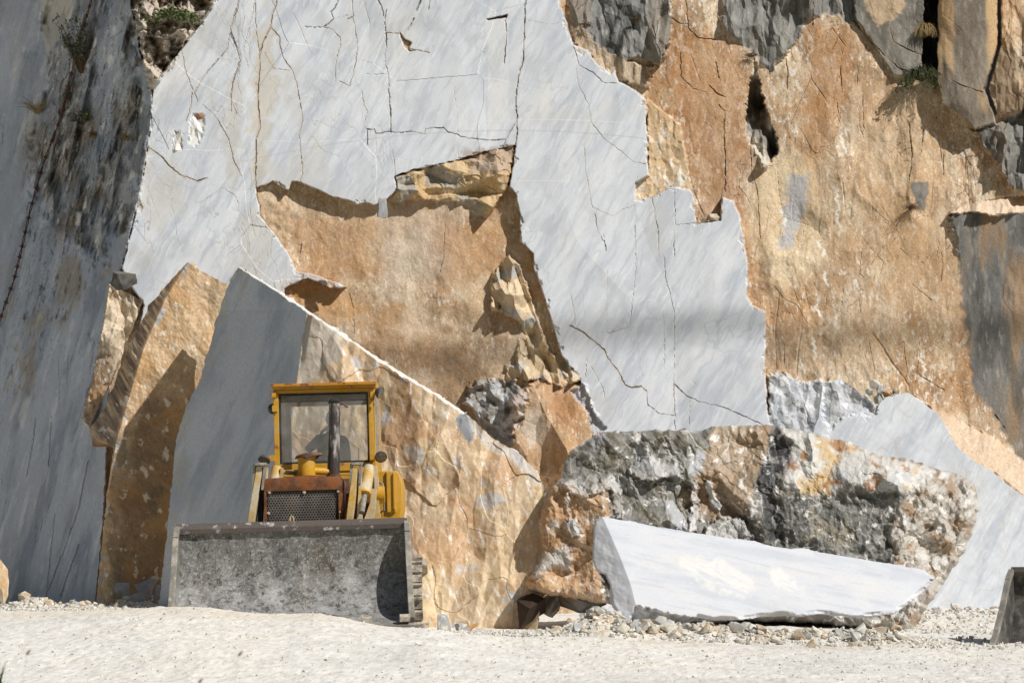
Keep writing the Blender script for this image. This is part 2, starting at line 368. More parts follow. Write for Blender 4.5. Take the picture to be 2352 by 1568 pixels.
def brown_col(u, v, seed=0, st=.5):
    n1 = fbm(u * 1.1, v * 1.1 * st, 4, 20 + seed); n2 = fbm(u * 3.2, v * 3.2 * st, 5, 24 + seed, .6); n3 = fbm(u * 13, v * 11 * st, 5, 28 + seed, .7)
    n4 = fbm(u * .8, v * .8, 3, 33 + seed); n5 = fbm(u * 6, v * 6 * st, 5, 37 + seed, .6)
    c = np.broadcast_to(lin(190, 162, 132), u.shape + (3,)).copy()
    c = mix(c, lin(166, 128, 90), sm(-.05, .5, n1) * .8)
    c = mix(c, lin(208, 184, 154), sm(.0, .5, n2) * .8)
    c = mix(c, lin(160, 136, 114), sm(.05, .5, -n2) * .7)
    c = mix(c, lin(176, 132, 86), sm(.1, .5, n5) * .6)
    c = mix(c, lin(176, 166, 154), sm(.2, .6, n4) * .55)
    c = mix(c, lin(142, 116, 92), sm(.2, .6, n3) * .6)
    c = mix(c, lin(224, 210, 188), sm(.15, .6, -n3) * .6)
    c = mix(c, lin(196, 176, 154), sm(.1, .55, fbm(u * 1.6 + 5, v * 1.6 * st, 4, 41 + seed)) * .6)
    c = mix(c, lin(134, 106, 80), sm(.25, .55, fbm(u * 18, v * 7 * st, 4, 44 + seed, .65)) * .5)
    c = mix(c, lin(214, 196, 172), sm(.12, .4, fbm(u * 2.4 + 9, v * 1.8, 5, 47 + seed, .6)) * .6)
    c = mix(c, lin(150, 112, 76), sm(.15, .45, fbm(u * 2.8 + 3, v * 2.0, 5, 49 + seed, .6)) * .55)
    L = (c * np.array([.3, .5, .2], np.float32)).sum(-1)
    c = (c * .93 + L[..., None] * .07) * np.array([1.09, 1.12, 1.10], np.float32)
    c = mix(c, lin(222, 204, 176), sm(-.1, .5, fbm(u * .9 + 2, v * .7, 4, 48 + seed)) * .45)
    c = mix(c, lin(176, 128, 78), sm(.05, .5, fbm(u * .7 + 4, v * .45, 4, 51 + seed)) * .5)
    c = mix(c, lin(128, 104, 80), sm(.2, .5, fbm(u * 3.5, v * .8, 5, 53 + seed, .6)) * .4)
    g1 = sm(.0, .35, fbm(u * 2.2, v * 1.6, 3, 55 + seed))
    c = mix(c, lin(112, 86, 62), sm(.014, .0, np.abs(fbm(u * 2.4, v * .9, 5, 57 + seed))) * g1 * .75)
    c = mix(c, lin(240, 234, 222), sm(.016, .0, np.abs(fbm(u * 2.8 + 3, v * 2.0, 5, 59 + seed, .6))) * sm(.12, .4, fbm(u * 2.6, v * 2.6, 3, 61 + seed)) * .85)
    c = mix(c, lin(240, 235, 224), sm(.26, .38, fbm(u * 20, v * 8, 5, 63 + seed, .65)) * sm(-.1, .3, fbm(u * 1.7, v * 1.2, 3, 65 + seed)) * .75)
    c = mix(c, lin(116, 92, 68), sm(.3, .42, fbm(u * 24 + 3, v * 14, 4, 67 + seed, .65)) * .55)
    return c
def grey_col(u, v, seed=0, st=.5):
    n1 = fbm(u * 1.6, v * 1.6 * st, 4, 50 + seed); n2 = fbm(u * 5, v * 5 * st, 4, 54 + seed, .6); n3 = fbm(u * 14, v * 14 * st, 3, 58 + seed)
    c = np.broadcast_to(lin(126, 127, 124), u.shape + (3,)).copy()
    c = mix(c, lin(86, 88, 88), sm(.05, .55, n1) * .8)
    c = mix(c, lin(150, 148, 142), sm(.05, .55, n2) * .7)
    c = mix(c, lin(84, 82, 78), sm(.05, .5, -n2) * .6)
    c = mix(c, lin(140, 122, 100), sm(.1, .5, -n1) * .45)
    c = mix(c, lin(178, 176, 172), sm(.25, .6, n3) * .5)
    return c
brown = brown_col(U, V); grey = grey_col(U, V, 0, .28); white = white_col(U, V)
col = brown.copy()

# --- relief of the brown rock: broad swells, broken facets, small chips
fa, ea = facets(U, V, .9, 1.5, .30, 1, .2, 1.3); fb, eb = facets(U, V, .30, .5, .10, 2, .2, 1.3); fc, ec = facets(U, V, .10, .15, .035, 3, .2, 1.3)
st1 = steps(U, V, .5, .9, .05, 4)
rough_rock = fa * .8 + fb * .9 + fc * .6 + st1 * .6 + .10 * fbm(U * .9, V * .6, 3, 70) + .03 * fbm(U * 4, V * 2.4, 4, 74)
calm = sm(-.25, .35, fbm(U * .5, V * .5, 3, 80))
brel = rough_rock * (.12 + .25 * calm) + .004 * fbm(U * 11, V * 6, 4, 75)
crk = sm(.012, .0, ea) * .5 * sm(.1, .4, fbm(U * .8, V * .8, 2, 83)) + sm(.02, .0, eb) * .5 * sm(.15, .5, fbm(U * 1.3, V * 1.3, 3, 85))
off = .27 + brel + .03 * crk
col = mix(col, lin(118, 90, 64), crk * .4)
# white crusts on the brown rock
wsp = sm(.34, .46, fbm(U * 13, V * 6, 5, 90, .65) + .25 * fbm(U * .9, V * .5, 2, 93))
col = mix(col, lin(232, 224, 210), wsp * .75)

def put(poly, o=None, c=None, cm=1., soft=2, warp=4, wl=16, seed=0, rel=None, add=None):
    global off, col
    z = zone(poly, PX, PY, soft, warp, wl, seed)
    if o is not None: off = off * (1 - z) + z * (o + (0 if rel is None else rel))
    if add is not None: off = off + add * z
    if c is not None:
        if getattr(c, 'ndim', 1) == 3:
            col = col * (1 - cm * z[..., None]) + c * (cm * z[..., None])
        else: col = mix(col, c, z * cm)
    return z
# broad stains on the right-hand cliff
put([(1540, 60), (1700, 100), (1730, 300), (1700, 560), (1610, 480), (1570, 280), (1530, 160)], c=lin(174, 122, 74), cm=.5, soft=34, warp=18, wl=60)
put([(1860, 60), (1960, 60), (1960, 200), (1900, 340), (1860, 480), (1835, 300)], c=lin(184, 134, 86), cm=.55, soft=25, warp=18, wl=60)
put([(1760, 340), (1880, 380), (1900, 600), (1780, 700), (1720, 520)], c=lin(226, 206, 170), cm=.55, soft=28, warp=18, wl=50)
put([(1810, 400), (1860, 400), (1850, 480), (1820, 560), (1790, 570)], c=lin(170, 174, 180), cm=.8, soft=8, warp=12, wl=26)
put([(2120, 520), (2210, 560), (2220, 850), (2050, 820), (1860, 850), (1770, 800), (1770, 700), (2000, 690)], c=lin(196, 164, 126), cm=.35, soft=30, warp=20, wl=60)
put([(2000, 150), (2120, 260), (2190, 420), (2160, 620), (2040, 700), (1960, 560), (1960, 300)], c=lin(206, 174, 136), cm=.5, soft=40, warp=22, wl=70)
# grey weathered tops
GREL = facets(U, V, .34, .75, .30, 6, .2, 1.4, (1200, -450, 2900, 1100))[0] + facets(U, V, .11, .26, .09, 7, .2, 1.4, (1200, -450, 2900, 1100))[0] + fc + .6 * steps(U, V, .22, .5, .10, 8)
for x0_, y0_, h_, sd_ in ((1936, 330, 60, 1), (1924, 480, 110, 2), (1886, 570, 40, 3), (1880, 700, 70, 4), (1925, 740, 40, 5), (1900, 640, 40, 6), (1870, 800, 50, 7), (1800, 500, 40, 8), (2120, 830, 60, 9), (1840, 840, 40, 10)):
    dd_ = np.abs(PX - x0_ - 9 * fbm(PY / 22., PY * 0 + sd_, 3, 95) - (PY - y0_) * .12); col = mix(col, lin(232, 226, 214), sm(4.5, 1.5, dd_ + 4 * fbm(PX / 5, PY / 7, 3, 96)) * sm(h_ * .6, h_ * .3, np.abs(PY - y0_)) * .9)
z = put([(1270, -450), (1545, -450), (1542, 60), (1532, 110), (1515, 152), (1470, 132), (1420, 145), (1380, 122), (1340, 95), (1310, 60)], .25, grey, 1, 3, 8, 22, 2, GREL * .45)
put([(1310, 60), (1345, 70), (1380, 110), (1440, 140), (1500, 155), (1490, 200), (1440, 190), (1412, 160), (1380, 165), (1350, 118), (1318, 100)], .22, mix(brown, lin(150, 130, 108), np.full(PX.shape, .5, np.float32)), .8, 3, 6, 14, 3, GREL * .35)
put([(1635, -450), (2000, -450), (1985, 40), (1968, 62), (1905, 28), (1850, 45), (1835, 90), (1800, 128), (1765, 172), (1745, 140), (1700, 98), (1660, 72)], .27, grey, .95, 4, 10, 24, 4, GREL * .4)
# yellow layer beside the white face
put([(1485, 225), (1538, 268), (1563, 289), (1585, 414), (1600, 500), (1593, 445), (1541, 430), (1498, 455), (1455, 466), (1461, 417), (1490, 403)], .13,
    mix(mix(brown, lin(222, 200, 162), np.full(PX.shape, .45, np.float32)), lin(226, 222, 212), sm(.1, .4, fbm(U * 5, V * 3, 5, 98, .65) + .25 * sm(300, 420, PY) - .1) * .8), 1, 2, 3, 14, 5, brel * .8 + fc * .5)
# open fissure
z = put([(1735, 135), (1742, 180), (1755, 240), (1778, 300), (1786, 350), (1770, 372), (1755, 392), (1742, 362), (1722, 332), (1712, 280), (1718, 220), (1728, 160)], .34,
    mix(grey, lin(206, 198, 184), sm(-.25, .3, fbm(U * 4, V * 3, 3, 99))), .9, 3, 6, 14, 6, GREL * 1.2)
# slabs at the upper right
put([(1963, -450), (1963, 37), (2007, 103), (2051, 172), (2117, 174), (2119, 110), (2130, 0), (2130, -450)], .15, mix(grey, lin(122, 112, 94), np.full(PX.shape, .35, np.float32)), .95, 2, 3, 18, 7, brel * .9 + .12 * (U - 12.4) * .2)
put([(1985, -450), (1985, 10), (2015, 60), (2075, 30), (2085, -450)], c=lin(206, 178, 144), cm=.7, soft=5, warp=8)
put([(2128, -450), (2165, -450), (2162, 0), (2153, 178), (2116, 176), (2122, 90)], 1.25, grey * .8, 1, 2, 3, 14, 8, GREL)
pil = .15 - .26 * np.sqrt(np.clip(1 - ((PX - 2226 + .1 * (PY - 150)) / 88.) ** 2, 0, 1)) + .10 * sm(230, 300, PY) + brel * .6
put([(2163, -450), (2292, -450), (2292, 103), (2263, 205), (2289, 286), (2241, 300), (2216, 271), (2164, 238), (2152, 176)], 0, mix(mix(grey, lin(140, 122, 98), np.full(PX.shape, .5, np.float32)), lin(196, 164, 124), sm(.0, .5, fbm(U * 2.5, V * .7, 3, 101))), 1, 1.6, 3, 20, 9, pil)
put([(2298, -450), (2860, -450), (2860, 250), (2352, 256), (2284, 262), (2268, 208), (2298, 103)], 0, mix(brown, lin(140, 120, 96), sm(-.2, .4, fbm(U * 2, V, 3, 103))), .95, 1.6, 3, 20, 10, .13 + brel * .9 + GREL * .25)
put([(2286, -450), (2299, -450), (2299, 103), (2270, 206), (2290, 262), (2284, 268), (2260, 206), (2291, 103)], .25, grey * .6, 1, 1.5, 2, 14, 11)
put([(2234, 300), (2290, 284), (2352, 254), (2860, 240), (2860, 470), (2352, 440), (2322, 432), (2293, 381), (2256, 330)], .12, grey * .85, .95, 5, 9, 24, 12, GREL * .6)
# dark grey wet bench, lower right, with its lit top
BEN = [(2179, 492), (2230, 480), (2352, 474), (2860, 470), (2860, 1160), (2352, 1059), (2322, 1022), (2293, 967), (2271, 931), (2234, 894), (2227, 810), (2219, 755), (2208, 663), (2197, 590), (2186, 535)]
strk = sm(.0, .45, fbm(U * 2.4, V * .5, 4, 106))
bcol = mix(mix(grey * .85, lin(150, 126, 98), strk * .9), lin(86, 88, 86), sm(.1, .4, fbm(U * 4, V * .8, 3, 108)) * .6)
zb = put(BEN, 0, bcol, .96, 6, 12, 26, 13, .16 + .11 * sm(500, 640, PY) + brel * .8 + (PY - 492) / 162 * -.0)
put([(2179, 492), (2192, 482), (2245, 466), (2300, 452), (2860, 440), (2860, 478), (2352, 486), (2280, 497), (2245, 486)], 0, mix(brown, lin(222, 200, 176), np.full(PX.shape, .75, np.float32)), 1, 2, 3, 14, 14, .42 - np.clip((PY - 452) / 38, 0, 1) * .30 + fb + fc)
put([(2090, 418), (2130, 418), (2134, 440), (2122, 485), (2105, 470), (2096, 445)], c=lin(118, 120, 118), cm=.85, soft=3, warp=4)
# grey broken foot between the white face and the right-hand ledge
put([(1763, 860), (1800, 855), (1850, 880), (1905, 872), (1930, 900), (1925, 1080), (1770, 1080)], .12, mix(white * .92, grey, sm(.0, .5, fbm(U * 7, V * 7, 4, 110)) * .7), 1, 4, 8, 18, 15, brel + .5 * fc + st1 * .5)
# sloping brown shelf above the right-hand ledge
put([(2128, 925), (2200, 965), (2290, 1010), (2352, 1062), (2860, 1190), (2860, 1400), (2352, 1180), (2190, 1040)], 0, mix(brown, lin(206, 184, 160), np.full(PX.shape, .55, np.float32)), .95, 4, 5, 18, 16,
    .2 - np.clip((PY - np.interp(PX, [2128, 2200, 2290, 2352, 2860], [925, 965, 1010, 1062, 1190])) / 75, 0, 1) * 1.0 + brel + fb * .6 + fc + .5 * st1)

# --- the sawn white face
dW = np.full(PX.shape, 99., np.float32); bb = (PX > 180) & (PX < 1800) & (PY > -60) & (PY < 1010)
dW[bb] = -sdf(WHITE, PX[bb], PY[bb])
chn = fbm(PX / 36, PY / 36, 5, 124, .55)
chip = sm(7, 2, dW - 24 * np.maximum(0, chn - .12) + 4) * (dW > -3)
white = mix(white, lin(176, 174, 168), chip * sm(-.2, .3, fbm(U * 14, V * 14, 3, 128)) * .7)
white = mix(white, lin(198, 182, 154), chip * sm(.0, .3, fbm(U * 5, V * 5, 3, 129)) * .5)
plates = steps(U, V, 1.5, 1.1, .011, 126, .08) * sm(1500, 700, PX) + .035 * facets(U, V, 1.6, 1.8, 1., 123, .3, 1.)[0]
wrel = plates + chip * (.015 + .03 * np.abs(fbm(U * 4, V * 4, 4, 125))) + .004 * fbm(U * 2, V * 2, 3, 120) + .012 * fbm(U * .4, V * .4, 2, 122)
off = off * (1 - wz) + wz * wrel; col = col * (1 - wz[..., None]) + white * wz[..., None]
# saw / water marks: pale vertical bands and faint arcs
def band(x0, x1, y0, y1, amt):
    m = sm(x0 - 2, x0 + 2, PX) * sm(x1 + 2, x1 - 2, PX) * sm(y0 - 20, y0 + 10, PY) * sm(y1 + 25, y1 - 25, PY + 18 * fbm(PX / 6, PY / 60, 2, 130)) * wz
    return m * amt * (.7 + .5 * fbm(PX / 4, PY / 20, 3, 131))
for b_ in ((1121, 1168, 40, 300, .55), (902, 912, 70, 260, .4), (884, 888, 170, 250, .35), (1240, 1262, 150, 280, .3), (1122, 1126, 250, 345, .5), (1128, 1156, 200, 262, .35), (1194, 1199, 150, 210, .3)):
    col = mix(col, lin(230, 229, 226), np.clip(band(*b_), 0, 1))
for (ax, ay, r_, a0, a1) in ((1170, 2950, 2650, 560, 1480), (1250, 2500, 2225, 1100, 1420), (1240, 1650, 1235, 1170, 1300)):
    d = np.abs(np.hypot(PX - ax, PY - ay) - r_)
    col = mix(col, lin(228, 229, 230) if r_ < 2600 else lin(180, 184, 190), sm(1.8, .4, d) * ((PX > a0) & (PX < a1) & (PY < 700)) * wz * .6)
# scars and dirty seams on the left half of the face
put([(588, 60), (625, 60), (640, 200), (600, 420), (585, 420), (575, 250)], c=lin(196, 184, 160), cm=.5, soft=12, warp=18, wl=26)
put([(520, 180), (560, 180), (545, 420), (520, 420)], c=lin(192, 184, 168), cm=.45, soft=12, warp=16, wl=24)
put([(440, 262), (470, 268), (466, 310), (448, 340), (434, 330)], .03, lin(232, 230, 224), .9, 3, 6, 10, 3, fc)
put([(402, 300), (420, 305), (415, 345), (398, 350)], .03, lin(214, 208, 198), .8, 3, 5, 8, 4, fc)
put([(448, 262), (466, 258), (468, 274), (452, 276)], c=lin(176, 122, 84), cm=.9, soft=2, warp=3)
put([(1118, 44), (1165, 34), (1164, 40), (1120, 47)], .07, lin(130, 112, 98), 1, 1.2, 1)
put([(917, 75), (930, 90), (946, 98), (938, 112), (944, 118), (955, 115), (940, 120), (928, 106), (922, 90)], .05, lin(186, 164, 134), 1, 1.5, 2)

# --- the cavity under the broken edge
CAV = [(588, 432), (603, 427), (627, 417), (643, 430), (663, 438), (672, 417), (685, 419), (707, 427), (737, 439), (760, 452), (799, 460), (821, 471), (837, 465), (861, 472), (890, 458),
       (914, 436), (907, 405), (953, 390), (1044, 370), (1121, 348), (1183, 335), (1181, 359), (1170, 428), (1183, 445), (1194, 491), (1194, 553), (1224, 583), (1227, 616), (1247, 674),
       (1264, 729), (1288, 810), (1304, 846), (1333, 876), (1335, 905), (1355, 931), (1355, 975), (1380, 990), (1380, 1490), (640, 1490), (640, 700), (656, 662), (680, 650), (705, 640),
       (735, 650), (760, 662), (799, 660), (740, 636), (715, 628), (682, 623), (662, 580), (640, 548), (600, 500)]
cz = zone(CAV, PX, PY, 1.6, 3.0, 20, 1)
shal = sm(700, 590, PX + 20 * fbm(PX / 30, PY / 30, 2, 140))        # shallow at its left end
crel = .19 - .10 * shal + .05 * fbm(U * 1.2, V * 1.2, 3, 141) + rough_rock * .09 + .007 * fbm(U * 9, V * 7, 4, 142)
off = off * (1 - cz) + cz * crel
ccol = mix(brown_col(U, V, 5, .8), lin(186, 156, 120), np.full(PX.shape, .3, np.float32))
ccol = mix(ccol, lin(206, 188, 166), sm(.15, .5, fbm(U * 2.2, V * 3, 4, 143)) * .5)
col = col * (1 - cz[..., None]) + ccol * cz[..., None]
csp = sm(.34, .46, fbm(U * 15, V * 6, 5, 145, .65) + .2 * fbm(U, V, 2, 146))
col = mix(col, lin(230, 222, 208), csp * cz * .7)
for pl_, c_, a_ in (([(850, 480), (1060, 470), (1080, 640), (900, 660)], (190, 172, 154), .55), ([(660, 500), (860, 500), (850, 640), (720, 640)], (192, 146, 100), .45),
                    ([(1010, 510), (1160, 500), (1150, 620), (1020, 660)], (182, 134, 84), .5), ([(810, 690), (980, 700), (1010, 850), (880, 820)], (170, 130, 90), .45),
                    ([(900, 560), (960, 540), (980, 760), (930, 780)], (214, 200, 178), .5), ([(1060, 640), (1120, 660), (1110, 760), (1050, 740)], (206, 184, 150), .5)):
    put(pl_, c=lin(*c_), cm=a_, soft=30, warp=26, wl=46, seed=37)
put([(656, 655), (700, 640), (740, 650), (800, 670), (850, 720), (780, 740), (700, 710), (650, 690)], c=lin(188, 142, 88), cm=.55, soft=14, warp=12, wl=30)
put([(890, 458), (914, 436), (907, 405), (953, 390), (1044, 370), (1121, 348), (1183, 335), (1181, 359), (1166, 430), (1138, 470), (1118, 500), (1092, 490), (1070, 468), (1048, 462), (990, 460), (940, 458), (912, 466)], 0,
    mix(mix(brown, lin(196, 166, 116), np.full(PX.shape, .6, np.float32)), lin(158, 156, 150), sm(.1, .4, fbm(U * 2, V * 2, 3, 150)) * .8), 1, 2, 3, 12, 20,
    .02 + np.clip((PY - np.interp(PX, [890, 1183], [430, 340])) / 120, 0, 1) * .10 + facets(U, V, .35, .22, .12, 21, .2, 1.3, (860, 300, 1220, 520))[0] + steps(U, V, .3, .16, .03, 22) + fc * .6)
put([(907, 405), (945, 400), (958, 440), (930, 455), (912, 440)], c=lin(160, 160, 156), cm=.8, soft=3, warp=4)
put([(1060, 345), (1183, 335), (1170, 400), (1120, 395), (1090, 400)], c=lin(176, 158, 144), cm=.7, soft=6, warp=8)
# splintered column of flakes at the right of the cavity
FRL = steps(U + V * .15, V, .17, .34, .07, 25) + facets(U + V * .15, V, .15, .28, .13, 26, .2, 1.4, (1050, 560, 1400, 1050))[0]
fcol = mix(mix(brown, lin(212, 194, 160), np.full(PX.shape, .5, np.float32)), lin(176, 178, 178), sm(.1, .4, fbm(U * 3, V * 3, 4, 152)) * .8)
put([(1130, 630), (1169, 586), (1194, 608), (1213, 663), (1235, 736), (1271, 828), (1302, 850), (1265, 872), (1222, 838), (1207, 773), (1192, 737), (1147, 713), (1128, 716)], .10, fcol, 1, 2, 4, 14, 22, FRL)
put([(1195, 780), (1290, 820), (1335, 870), (1300, 890), (1240, 870), (1160, 880), (1165, 840), (1185, 835)], .12, fcol, 1, 3, 7, 16, 23, FRL * .9)
put([(1075, 890), (1100, 870), (1180, 876), (1212, 905), (1205, 960), (1172, 1004), (1150, 992), (1100, 960), (1068, 922)], .10, mix(white * .75, grey, sm(-.2, .3, fbm(U * 6, V * 6, 3, 154))), .9, 4, 9, 16, 24, facets(U, V, .2, .24, .12, 27, .2, 1.4, (1000, 800, 1300, 1100))[0] + fc + .04 * fbm(U * 7, V * 7, 4, 28))
put([(1180, 900), (1290, 860), (1335, 890), (1360, 960), (1380, 1000), (1300, 1100), (1180, 1120), (1170, 1000)], add=-.16 + fa * .5 + fb * .5, c=lin(176, 130, 82), cm=.32, soft=16, warp=14, wl=30)
put([(1190, 960), (1230, 930), (1260, 990), (1220, 1040)], c=lin(206, 198, 184), cm=.6, soft=10, warp=14, wl=24)
put([(1250, 900), (1330, 900), (1340, 960), (1280, 980)], c=lin(168, 112, 60), cm=.5, soft=16, warp=12, wl=26)
put([(1310, 900), (1340, 880), (1365, 950), (1392, 985), (1360, 1000), (1352, 950)], .06, lin(176, 180, 186), .9, 3, 5, 14, 28, fc)
put([(985, 830), (1040, 800), (1110, 840), (1130, 880), (1060, 900), (1100, 1000), (1020, 960)], c=lin(116, 94, 68), cm=.7, soft=30, warp=18, wl=40)  # soft shadow in the cavity, painted into the rock colour
put([(1090, 960), (1180, 1000), (1170, 1040), (1130, 1010)], .2, lin(160, 162, 166), .8, 4, 6, 12, 29, GREL)

# --- fractures, drawn as slits let into the stone
crack = np.zeros(PX.shape, np.float32); stain = np.zeros(PX.shape, np.float32)
ix0 = int(np.searchsorted(gx, -12)); iy0 = int(np.searchsorted(gy, -12))
def slit(pts, w=1.1, deep=1., st=.4, jit=2.2):
    pts = [np.array(p, float) for p in pts]
    q = [pts[0]]
    for a, b in zip(pts, pts[1:]):
        n = max(1, int(np.hypot(*(b - a)) / 6))
        for i in range(1, n + 1):
            p = a + (b - a) * i / n
            q.append(p + (np.random.RandomState(int(abs(p[0] * 7 + p[1] * 13)) % 99991).rand(2) - .5) * jit * (i < n))
    for k, (a, b) in enumerate(zip(q, q[1:])):
        lo = np.minimum(a, b) - 8; hi = np.maximum(a, b) + 8
        i0, i1 = np.searchsorted(gx, (lo[0], hi[0])); j0, j1 = np.searchsorted(gy, (lo[1], hi[1]))
        if i1 <= i0 or j1 <= j0: continue
        X = PX[j0:j1, i0:i1]; Y = PY[j0:j1, i0:i1]; e = b - a; L = e @ e + 1e-6
        t = np.clip(((X - a[0]) * e[0] + (Y - a[1]) * e[1]) / L, 0, 1)
        d = np.hypot(X - a[0] - t * e[0], Y - a[1] - t * e[1])
        ww = w * (.28 + .42 * abs(math.sin(k * .9 + a[0])))
        crack[j0:j1, i0:i1] = np.maximum(crack[j0:j1, i0:i1], deep * np.clip(1.75 - d / ww, 0, 1) * min(1., max(.12, (w - .45) * 1.05)))
        stain[j0:j1, i0:i1] = np.maximum(stain[j0:j1, i0:i1], st * np.exp(-(d / (ww * 3.2)) ** 2))
def T(kind, s):
    a, ox, oy = {'a': (.3662, 516.8, 0), 'b': (.375, 0, 0), 'c': (.3662, 1263.2, 0), 'd': (.3662, 1263.2, 516.8), 'e': (.3662, 1780, 0), 'f': (.5493, 0, 574.2), 'g': (.3662, 516.8, 516.8), 'h': (.3662, 1780, 516.8)}[kind]
    v = [float(t) for t in s.replace(';', ' ').replace(',', ' ').split()]
    return [(ox + v[i] * a, oy + v[i + 1] * a) for i in range(0, len(v), 2)]
CR = '''a 1.2 .9|330,0 300,80 285,170 240,260 215,350 220,430 210,520 205,620 215,740 220,800 195,880 195,980 190,1080 195,1180
a .9 .6|190,20 190,120 200,230 215,330
a 1.1 .3|90,0 70,80 40,170 35,220 70,300 95,380 60,470 40,580 35,700
a 1.1 .6|285,170 340,230 345,290 370,370 420,440 450,530 465,610 480,700 485,760 465,840 475,960 485,1090 470,1140
a 1.0 .2|795,0 805,100 770,120
a 1.2 .2|710,0 690,50 665,75 680,120 620,170 540,170 500,170
a .8 .3|680,120 720,110 770,95
a .9 .4|610,170 680,190 720,235 725,280 700,360 690,420 690,500
a .9 .4|800,100 815,170 830,300 820,370 800,480 780,540 720,510
a 1.5 .1|960,0 985,50 992,100
a 1.3 .1|1015,60 1000,140 1010,210 1013,280 1000,340 1005,410 1025,470 1028,560 1033,660 1038,760 1040,830
a .7 .2|1045,930 1060,1000 1065,1100
a 1.7 .1|1033,660 1038,760 1040,830
a 1.3 .1|895,910 895,810 935,810 945,840 1040,825 1100,835 1160,825 1250,842 1258,808 1370,800 1400,830 1460,845 1475,860 1590,875 1700,880 1760,875
a .6 .15|1445,500 1440,600 1455,700 1460,900 1462,1000
a 1.2 .15|1760,100 1765,200 1760,290 1750,400
a 1.4 .3|1885,0 1880,60 1878,200 1870,380 1840,480 1830,560 1825,640 1832,740 1830,850 1820,915
a 1.0 .4|1825,760 1785,830 1740,920
a 1.8 .1|1230,0 1200,65
a 1.5 .1|1185,115 1145,190
a 1.5 .1|1285,0 1275,60
a .8 .2|870,0 890,80 915,180
a .7 .2|430,90 470,170 500,250 540,330
a .9 .9|1010,205 1100,210 1125,250 1160,265 1150,300 1190,315 1280,330
a .9 .1|885,465 1020,465
a .8 .3|860,580 870,660 895,700 870,780 895,830
a .6 .3|940,850 945,900 960,1000 990,1090
a .5 .5|1880,125 2060,155 2120,130
a .5 .4|510,755 600,765 720,820
a .7 .8|250,330 300,430 400,445
a .6 .5|120,100 105,220 150,290 160,420
b 1.1 .5|1460,0 1410,180 1450,290
b .9 .6|1410,200 1390,300 1240,480 1190,570 1210,620
b .9 .6|1110,300 1140,450 1180,550 1170,640 1140,740
b .9 .8|1240,640 1310,700 1360,780 1400,850 1430,980 1480,1080
b 1.3 .8|920,910 990,960 1030,1010 1100,1070 1210,1110 1270,1090
b .9 .5|1470,400 1430,480 1410,600 1450,700
b .6 .3|870,1080 920,1200 980,1350
b .7 .5|1230,1240 1360,1150 1440,1200 1460,1250
b .7 .4|1560,0 1540,120 1490,300 1520,420
b .6 .5|1500,900 1540,1100 1530,1300 1560,1450
c 1.0 .3|145,280 180,410 270,455 340,520 420,525
c .8 .4|165,430 180,540 240,650 260,770 340,870 430,940 530,1020 600,1030
c .7 .4|215,900 220,1050 245,1200 265,1300 340,1335 400,1355 460,1310 530,1290
c .9 .4|280,1340 300,1450 345,1530 350,1568
c .9 .3|640,1235 655,1330 680,1450 680,1568
c .9 .2|780,1170 785,1410 920,1400
c .6 .3|535,1290 535,1568
c .5 .3|600,0 640,300 700,600
d 1.0 .3|335,60 350,160
d .8 .3|530,0 540,260 520,450 500,640 360,680
d .7 .2|670,0 685,200
d .8 .3|715,200 725,340 750,420 780,550 780,900 775,1000
d 1.0 .1|778,0 778,200
d .8 .2|710,540 718,780 715,900
d 1.3 .8|125,630 220,680 280,730 340,780 360,830 430,920 470,1000 510,1020 570,1010 605,1040
d 1.0 .3|605,1040 610,1120 680,1180 780,1195
d 1.2 .3|785,1000 870,1080 940,1110 1080,1140 1200,1190 1330,1250
d .6 .3|1180,555 1040,615
d .8 .1|230,840 220,950
d .8 .1|260,890 300,960 330,1020 345,1100
d .7 .5|130,430 155,560 155,620
d .5 .3|205,400 215,640
d .8 .2|880,1080 870,1250
d .9 .3|775,1000 785,1280
d .5 .3|540,680 580,950
d .5 .3|360,280 355,680
d .6 .3|885,965 920,1000 860,1050
c 1.3 .4|850,0 870,180 930,240 1040,250
c 1.5 .3|1040,390 1060,490
c 1.8 .3|1000,540 1050,590 1100,610
c 1.5 .3|1060,660 1095,700 1090,850 1100,1000 1100,1200
c 1.2 .3|820,330 820,480 900,560 980,580
c 1.2 .3|1260,900 1265,1080 1300,1200 1320,1500
c 1.6 .3|1080,1190 1060,1300
c 1.3 .3|750,110 820,150 860,150
e 1.4 .4|840,780 860,980 840,1130
e 1.0 .4|1060,930 1055,1100
e 1.2 .4|410,430 420,560
e 1.2 .4|520,440 515,530
e 1.0 .4|550,600 555,820
e 1.0 .4|390,640 400,760
e 1.6 .3|490,130 600,260 720,380 780,430 900,470
e 1.3 .3|720,180 740,260 830,310 920,350
e 1.1 .3|780,960 785,1010 850,1015
e 1.6 .2|240,0 235,160
e 1.3 .3|60,340 80,440 75,560
e 1.2 .3|1100,500 1180,540 1300,580
e 1.1 .3|930,800 920,900
h 1.0 .4|1040,170 1050,250 1040,350
h 1.0 .4|860,370 980,470
h 1.1 .4|890,930 1000,1000 1060,1030
h 1.0 .4|540,170 530,300 560,330
h 1.8 .3|1380,1190 1440,1270
h .9 .4|50,640 60,880
f 1.2 .2|150,700 140,800 110,950
f 1.2 .2|215,690 205,900
f 1.3 .3|370,880 330,1080 270,1250 190,1450
f 1.6 .2|330,1230 270,1400 255,1450
f 1.2 .2|190,1480 215,1250 230,1100
f .8 .2|140,440 30,620 0,740
f .9 .2|130,100 100,300 60,420
f .9 .2|245,440 250,700
f .9 .2|285,400 280,560
f 1.0 .2|410,350 400,480 350,650 300,800
g 1.2 .3|480,120 470,190
g .9 .3|1380,0 1370,200 1350,300
g .9 .3|780,430 805,520 812,690
g .8 .3|1065,790 1075,860'''
